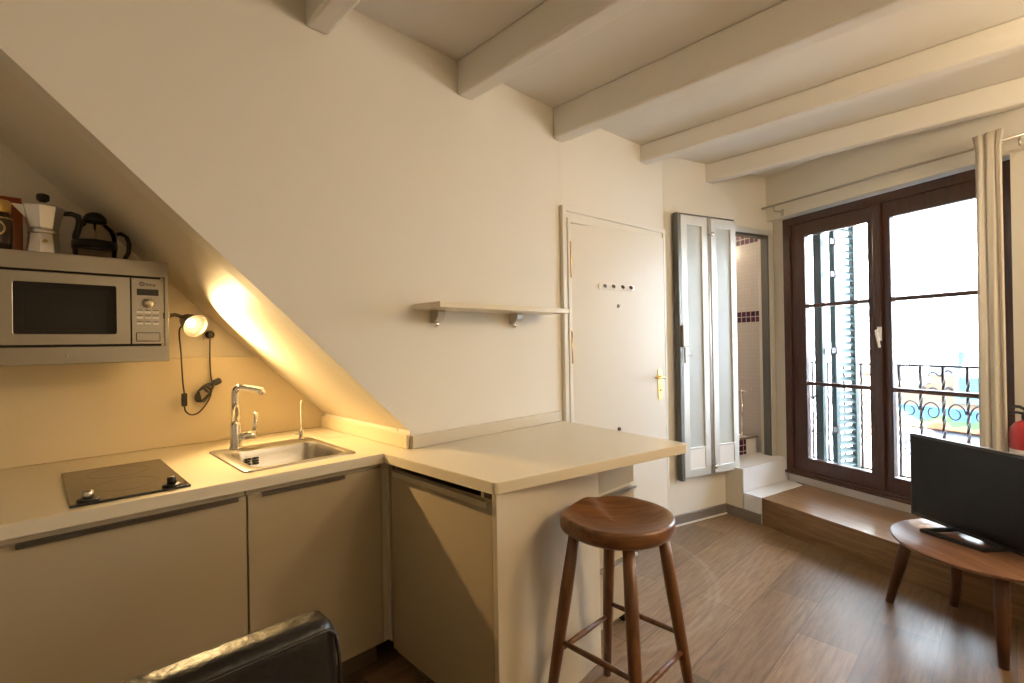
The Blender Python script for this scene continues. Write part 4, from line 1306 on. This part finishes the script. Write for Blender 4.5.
MB().prism([(-3.1, 1.38), (-2.15, 1.38), (-2.15, 3.1), (-3.1, 3.1)], FD - 0.06, FD - 0.001, axis='y', holes=[[(-3.03, 1.45), (-2.22, 1.45), (-2.22, 3.03), (-3.03, 3.03)]]).build('frame', 'facade_stone', fw_)
bl = MB()
for k in range(20):
    bl.box(-3.03, -2.22, FD - 0.045, FD - 0.02, 1.455 + 0.078 * k, 1.455 + 0.078 * k + 0.07)
bl.build('blind', 'blind_cloth', fw_)
gs = shutter('louvred_shutter', 0.55, 0.74, 0.43, 'shutter_pale', tuple(wfr(-1.30, FD - 0.055)), WR, 'pale green louvred shutter on the house front', 22, 0.06)
mu = MB().box(-1.98, -0.45, FD - 0.14, FD - 0.032, 0.0, 0.30)
mu = mu.build('shop_sign', 'mural_paint', loc=wfr(0, 0, 0.05), rot=WR, bevel=0.01)
tag(mu, 'painted blue green and orange shop board across the street', 'sign')
aw = thing('shop_awning', 'grey awning below the painted shop board', 'awning', WO, WR)
a_ = MB()
a_.add([(-1.9, FD - 0.032, 0.03), (-0.4, FD - 0.032, 0.03), (-0.4, FD - 0.6, -0.12), (-1.9, FD - 0.6, -0.12), (-1.9, FD - 0.032, -0.01), (-0.4, FD - 0.032, -0.01), (-0.4, FD - 0.6, -0.16), (-1.9, FD - 0.6, -0.16)],
       [(0, 3, 2, 1), (4, 5, 6, 7), (0, 1, 5, 4), (1, 2, 6, 5), (2, 3, 7, 6), (3, 0, 4, 7)])
a_.build('cover', 'awning_grey', aw)
MB().box(-1.9, -0.4, FD - 0.615, FD - 0.6, -0.40, -0.125).build('valance', 'awning_grey', aw)
lp = thing('street_lantern', 'pale glass street lantern on the house front', 'street lamp', wfr(-1.62, FD - 0.75), WR)
def sq(r, z):
    return [(r, r, z), (-r, r, z), (-r, -r, z), (r, -r, z)]
MB().loft([sq(0.10, 0.98), sq(0.20, 1.50)], True, True, False).build('lantern_glass', 'lamp_glass_white', lp)
MB().loft([sq(0.235, 1.505), sq(0.22, 1.53), sq(0.08, 1.70), sq(0.05, 1.74), sq(0.02, 1.80)], True, True, False).build('roof', 'awning_grey', lp)
fe_ = MB()
for sx in (-1, 1):
    for sy in (-1, 1):
        fe_.tube([(sx * 0.102, sy * 0.102, 0.97), (sx * 0.204, sy * 0.204, 1.505)], 0.012, 6)
fe_.build('lantern_frame', 'awning_grey', lp)
MB().tube(smooth_path([(0, 0, 0.975), (0, 0.02, 0.86), (0, 0.2, 0.72), (0, 0.5, 0.66), (0, 0.745, 0.70)]), 0.025, 8).lathe([(0.06, 0.93), (0.11, 0.975)], 12).build('arm', 'awning_grey', lp)
for i, (za, zb, w) in enumerate(((0.98, 0.86, 'upper black cable strung along the house front'), (0.78, 0.62, 'lower black cable strung along the house front'))):
    pts = [wfr(-1.93 + 0.05 * k, FD - 0.045, za + (zb - za) * k / 12.0 - 0.10 * math.sin(PI * k / 12.0) + 0.03 * math.sin(k * 1.9)) for k in range(13)]
    ck_ = MB().tube(smooth_path(pts, 4), 0.014, 6).build('facade_cable', 'cable_rubber')
    tag(ck_, w, 'cable', 'cables along the house front')

# ------------------------------------------------------------------ light
W = bpy.data.worlds.new('sky')
SC.world = W
W.use_nodes = True
nt = W.node_tree
bg = nt.nodes['Background']
sky = nt.nodes.new('ShaderNodeTexSky')
sky.sky_type = 'NISHITA'
sky.sun_disc = False
sky.sun_elevation = R(50)
sky.sun_rotation = R(200)
nt.links.new(sky.outputs['Color'], bg.inputs['Color'])
bg.inputs['Strength'].default_value = 2.2


def light(name, kind, loc, energy, color, size=0.1, target=None, **kw):
    l = bpy.data.lights.new(name, kind)
    l.energy = energy
    l.color = color
    if kind in ('POINT', 'SPOT'):
        l.shadow_soft_size = size
    if kind == 'SUN':
        l.angle = size
    for k, v in kw.items():
        setattr(l, k, v)
    o = bpy.data.objects.new(name, l)
    COL.objects.link(o)
    o.location = loc
    if target is not None:
        o.rotation_euler = (Vector(target) - Vector(loc)).to_track_quat('-Z', 'Y').to_euler()
    return o


nwv = wfr(0, 1) - wfr(0, 0)
wdv = wfr(1, 0) - wfr(0, 0)
sd = nwv * 0.86 + wdv * 0.22 + Vector((0, 0, -0.42))
light('sun', 'SUN', (0, 0, 12), 135.0, (0.73, 0.87, 1.0), R(0.6), Vector((0, 0, 12)) + sd)
# ceiling lamp of the room, behind the viewpoint on the right
light('room_lamp', 'POINT', (2.62, -1.10, 2.26), 42.0, (1.0, 0.79, 0.52), 0.16)
light('room_lamp_2', 'POINT', (1.78, -1.45, 2.26), 23.0, (1.0, 0.78, 0.50), 0.16)
# bulb of the clip lamp
bpos = MXL @ Vector((0, 0, 0.060))
light('clip_lamp_bulb', 'SPOT', bpos, 50.0, (1.0, 0.67, 0.29), 0.020, bpos + Vector((0.58, -0.80, -0.40)), spot_size=R(142), spot_blend=1.0)
# bathroom ceiling lamp
light('bath_lamp', 'POINT', tuple(a2fr(0.55, 0.95, 2.25)), 12.0, (1.0, 0.80, 0.58), 0.06)

# ------------------------------------------------------------------ camera
cam = bpy.data.cameras.new('camera')
cam.sensor_width = 36.0
cam.lens = 490.0 / 1024.0 * 36.0
cam.clip_start = 0.02
co = bpy.data.objects.new('camera', cam)
COL.objects.link(co)
co.location = (0, 0, 1.35)
pitch, roll = R(0.2), R(-0.95)
base = Matrix.Rotation(th_ - PI / 2, 4, 'Z') @ Matrix.Rotation(PI / 2 + pitch, 4, 'X') @ Matrix.Rotation(roll, 4, 'Z')
co.matrix_world = Matrix.Translation((0, 0, 1.35)) @ base
SC.camera = co

vs = SC.view_settings
vs.view_transform = 'Standard'
vs.look = 'None'
vs.gamma = 1.0
vs.use_curve_mapping = False
vs.exposure = 0.45
SC.cycles.use_denoising = True
SC.cycles.max_bounces = 10
SC.cycles.transparent_max_bounces = 12
SC.cycles.sample_clamp_indirect = 6.0
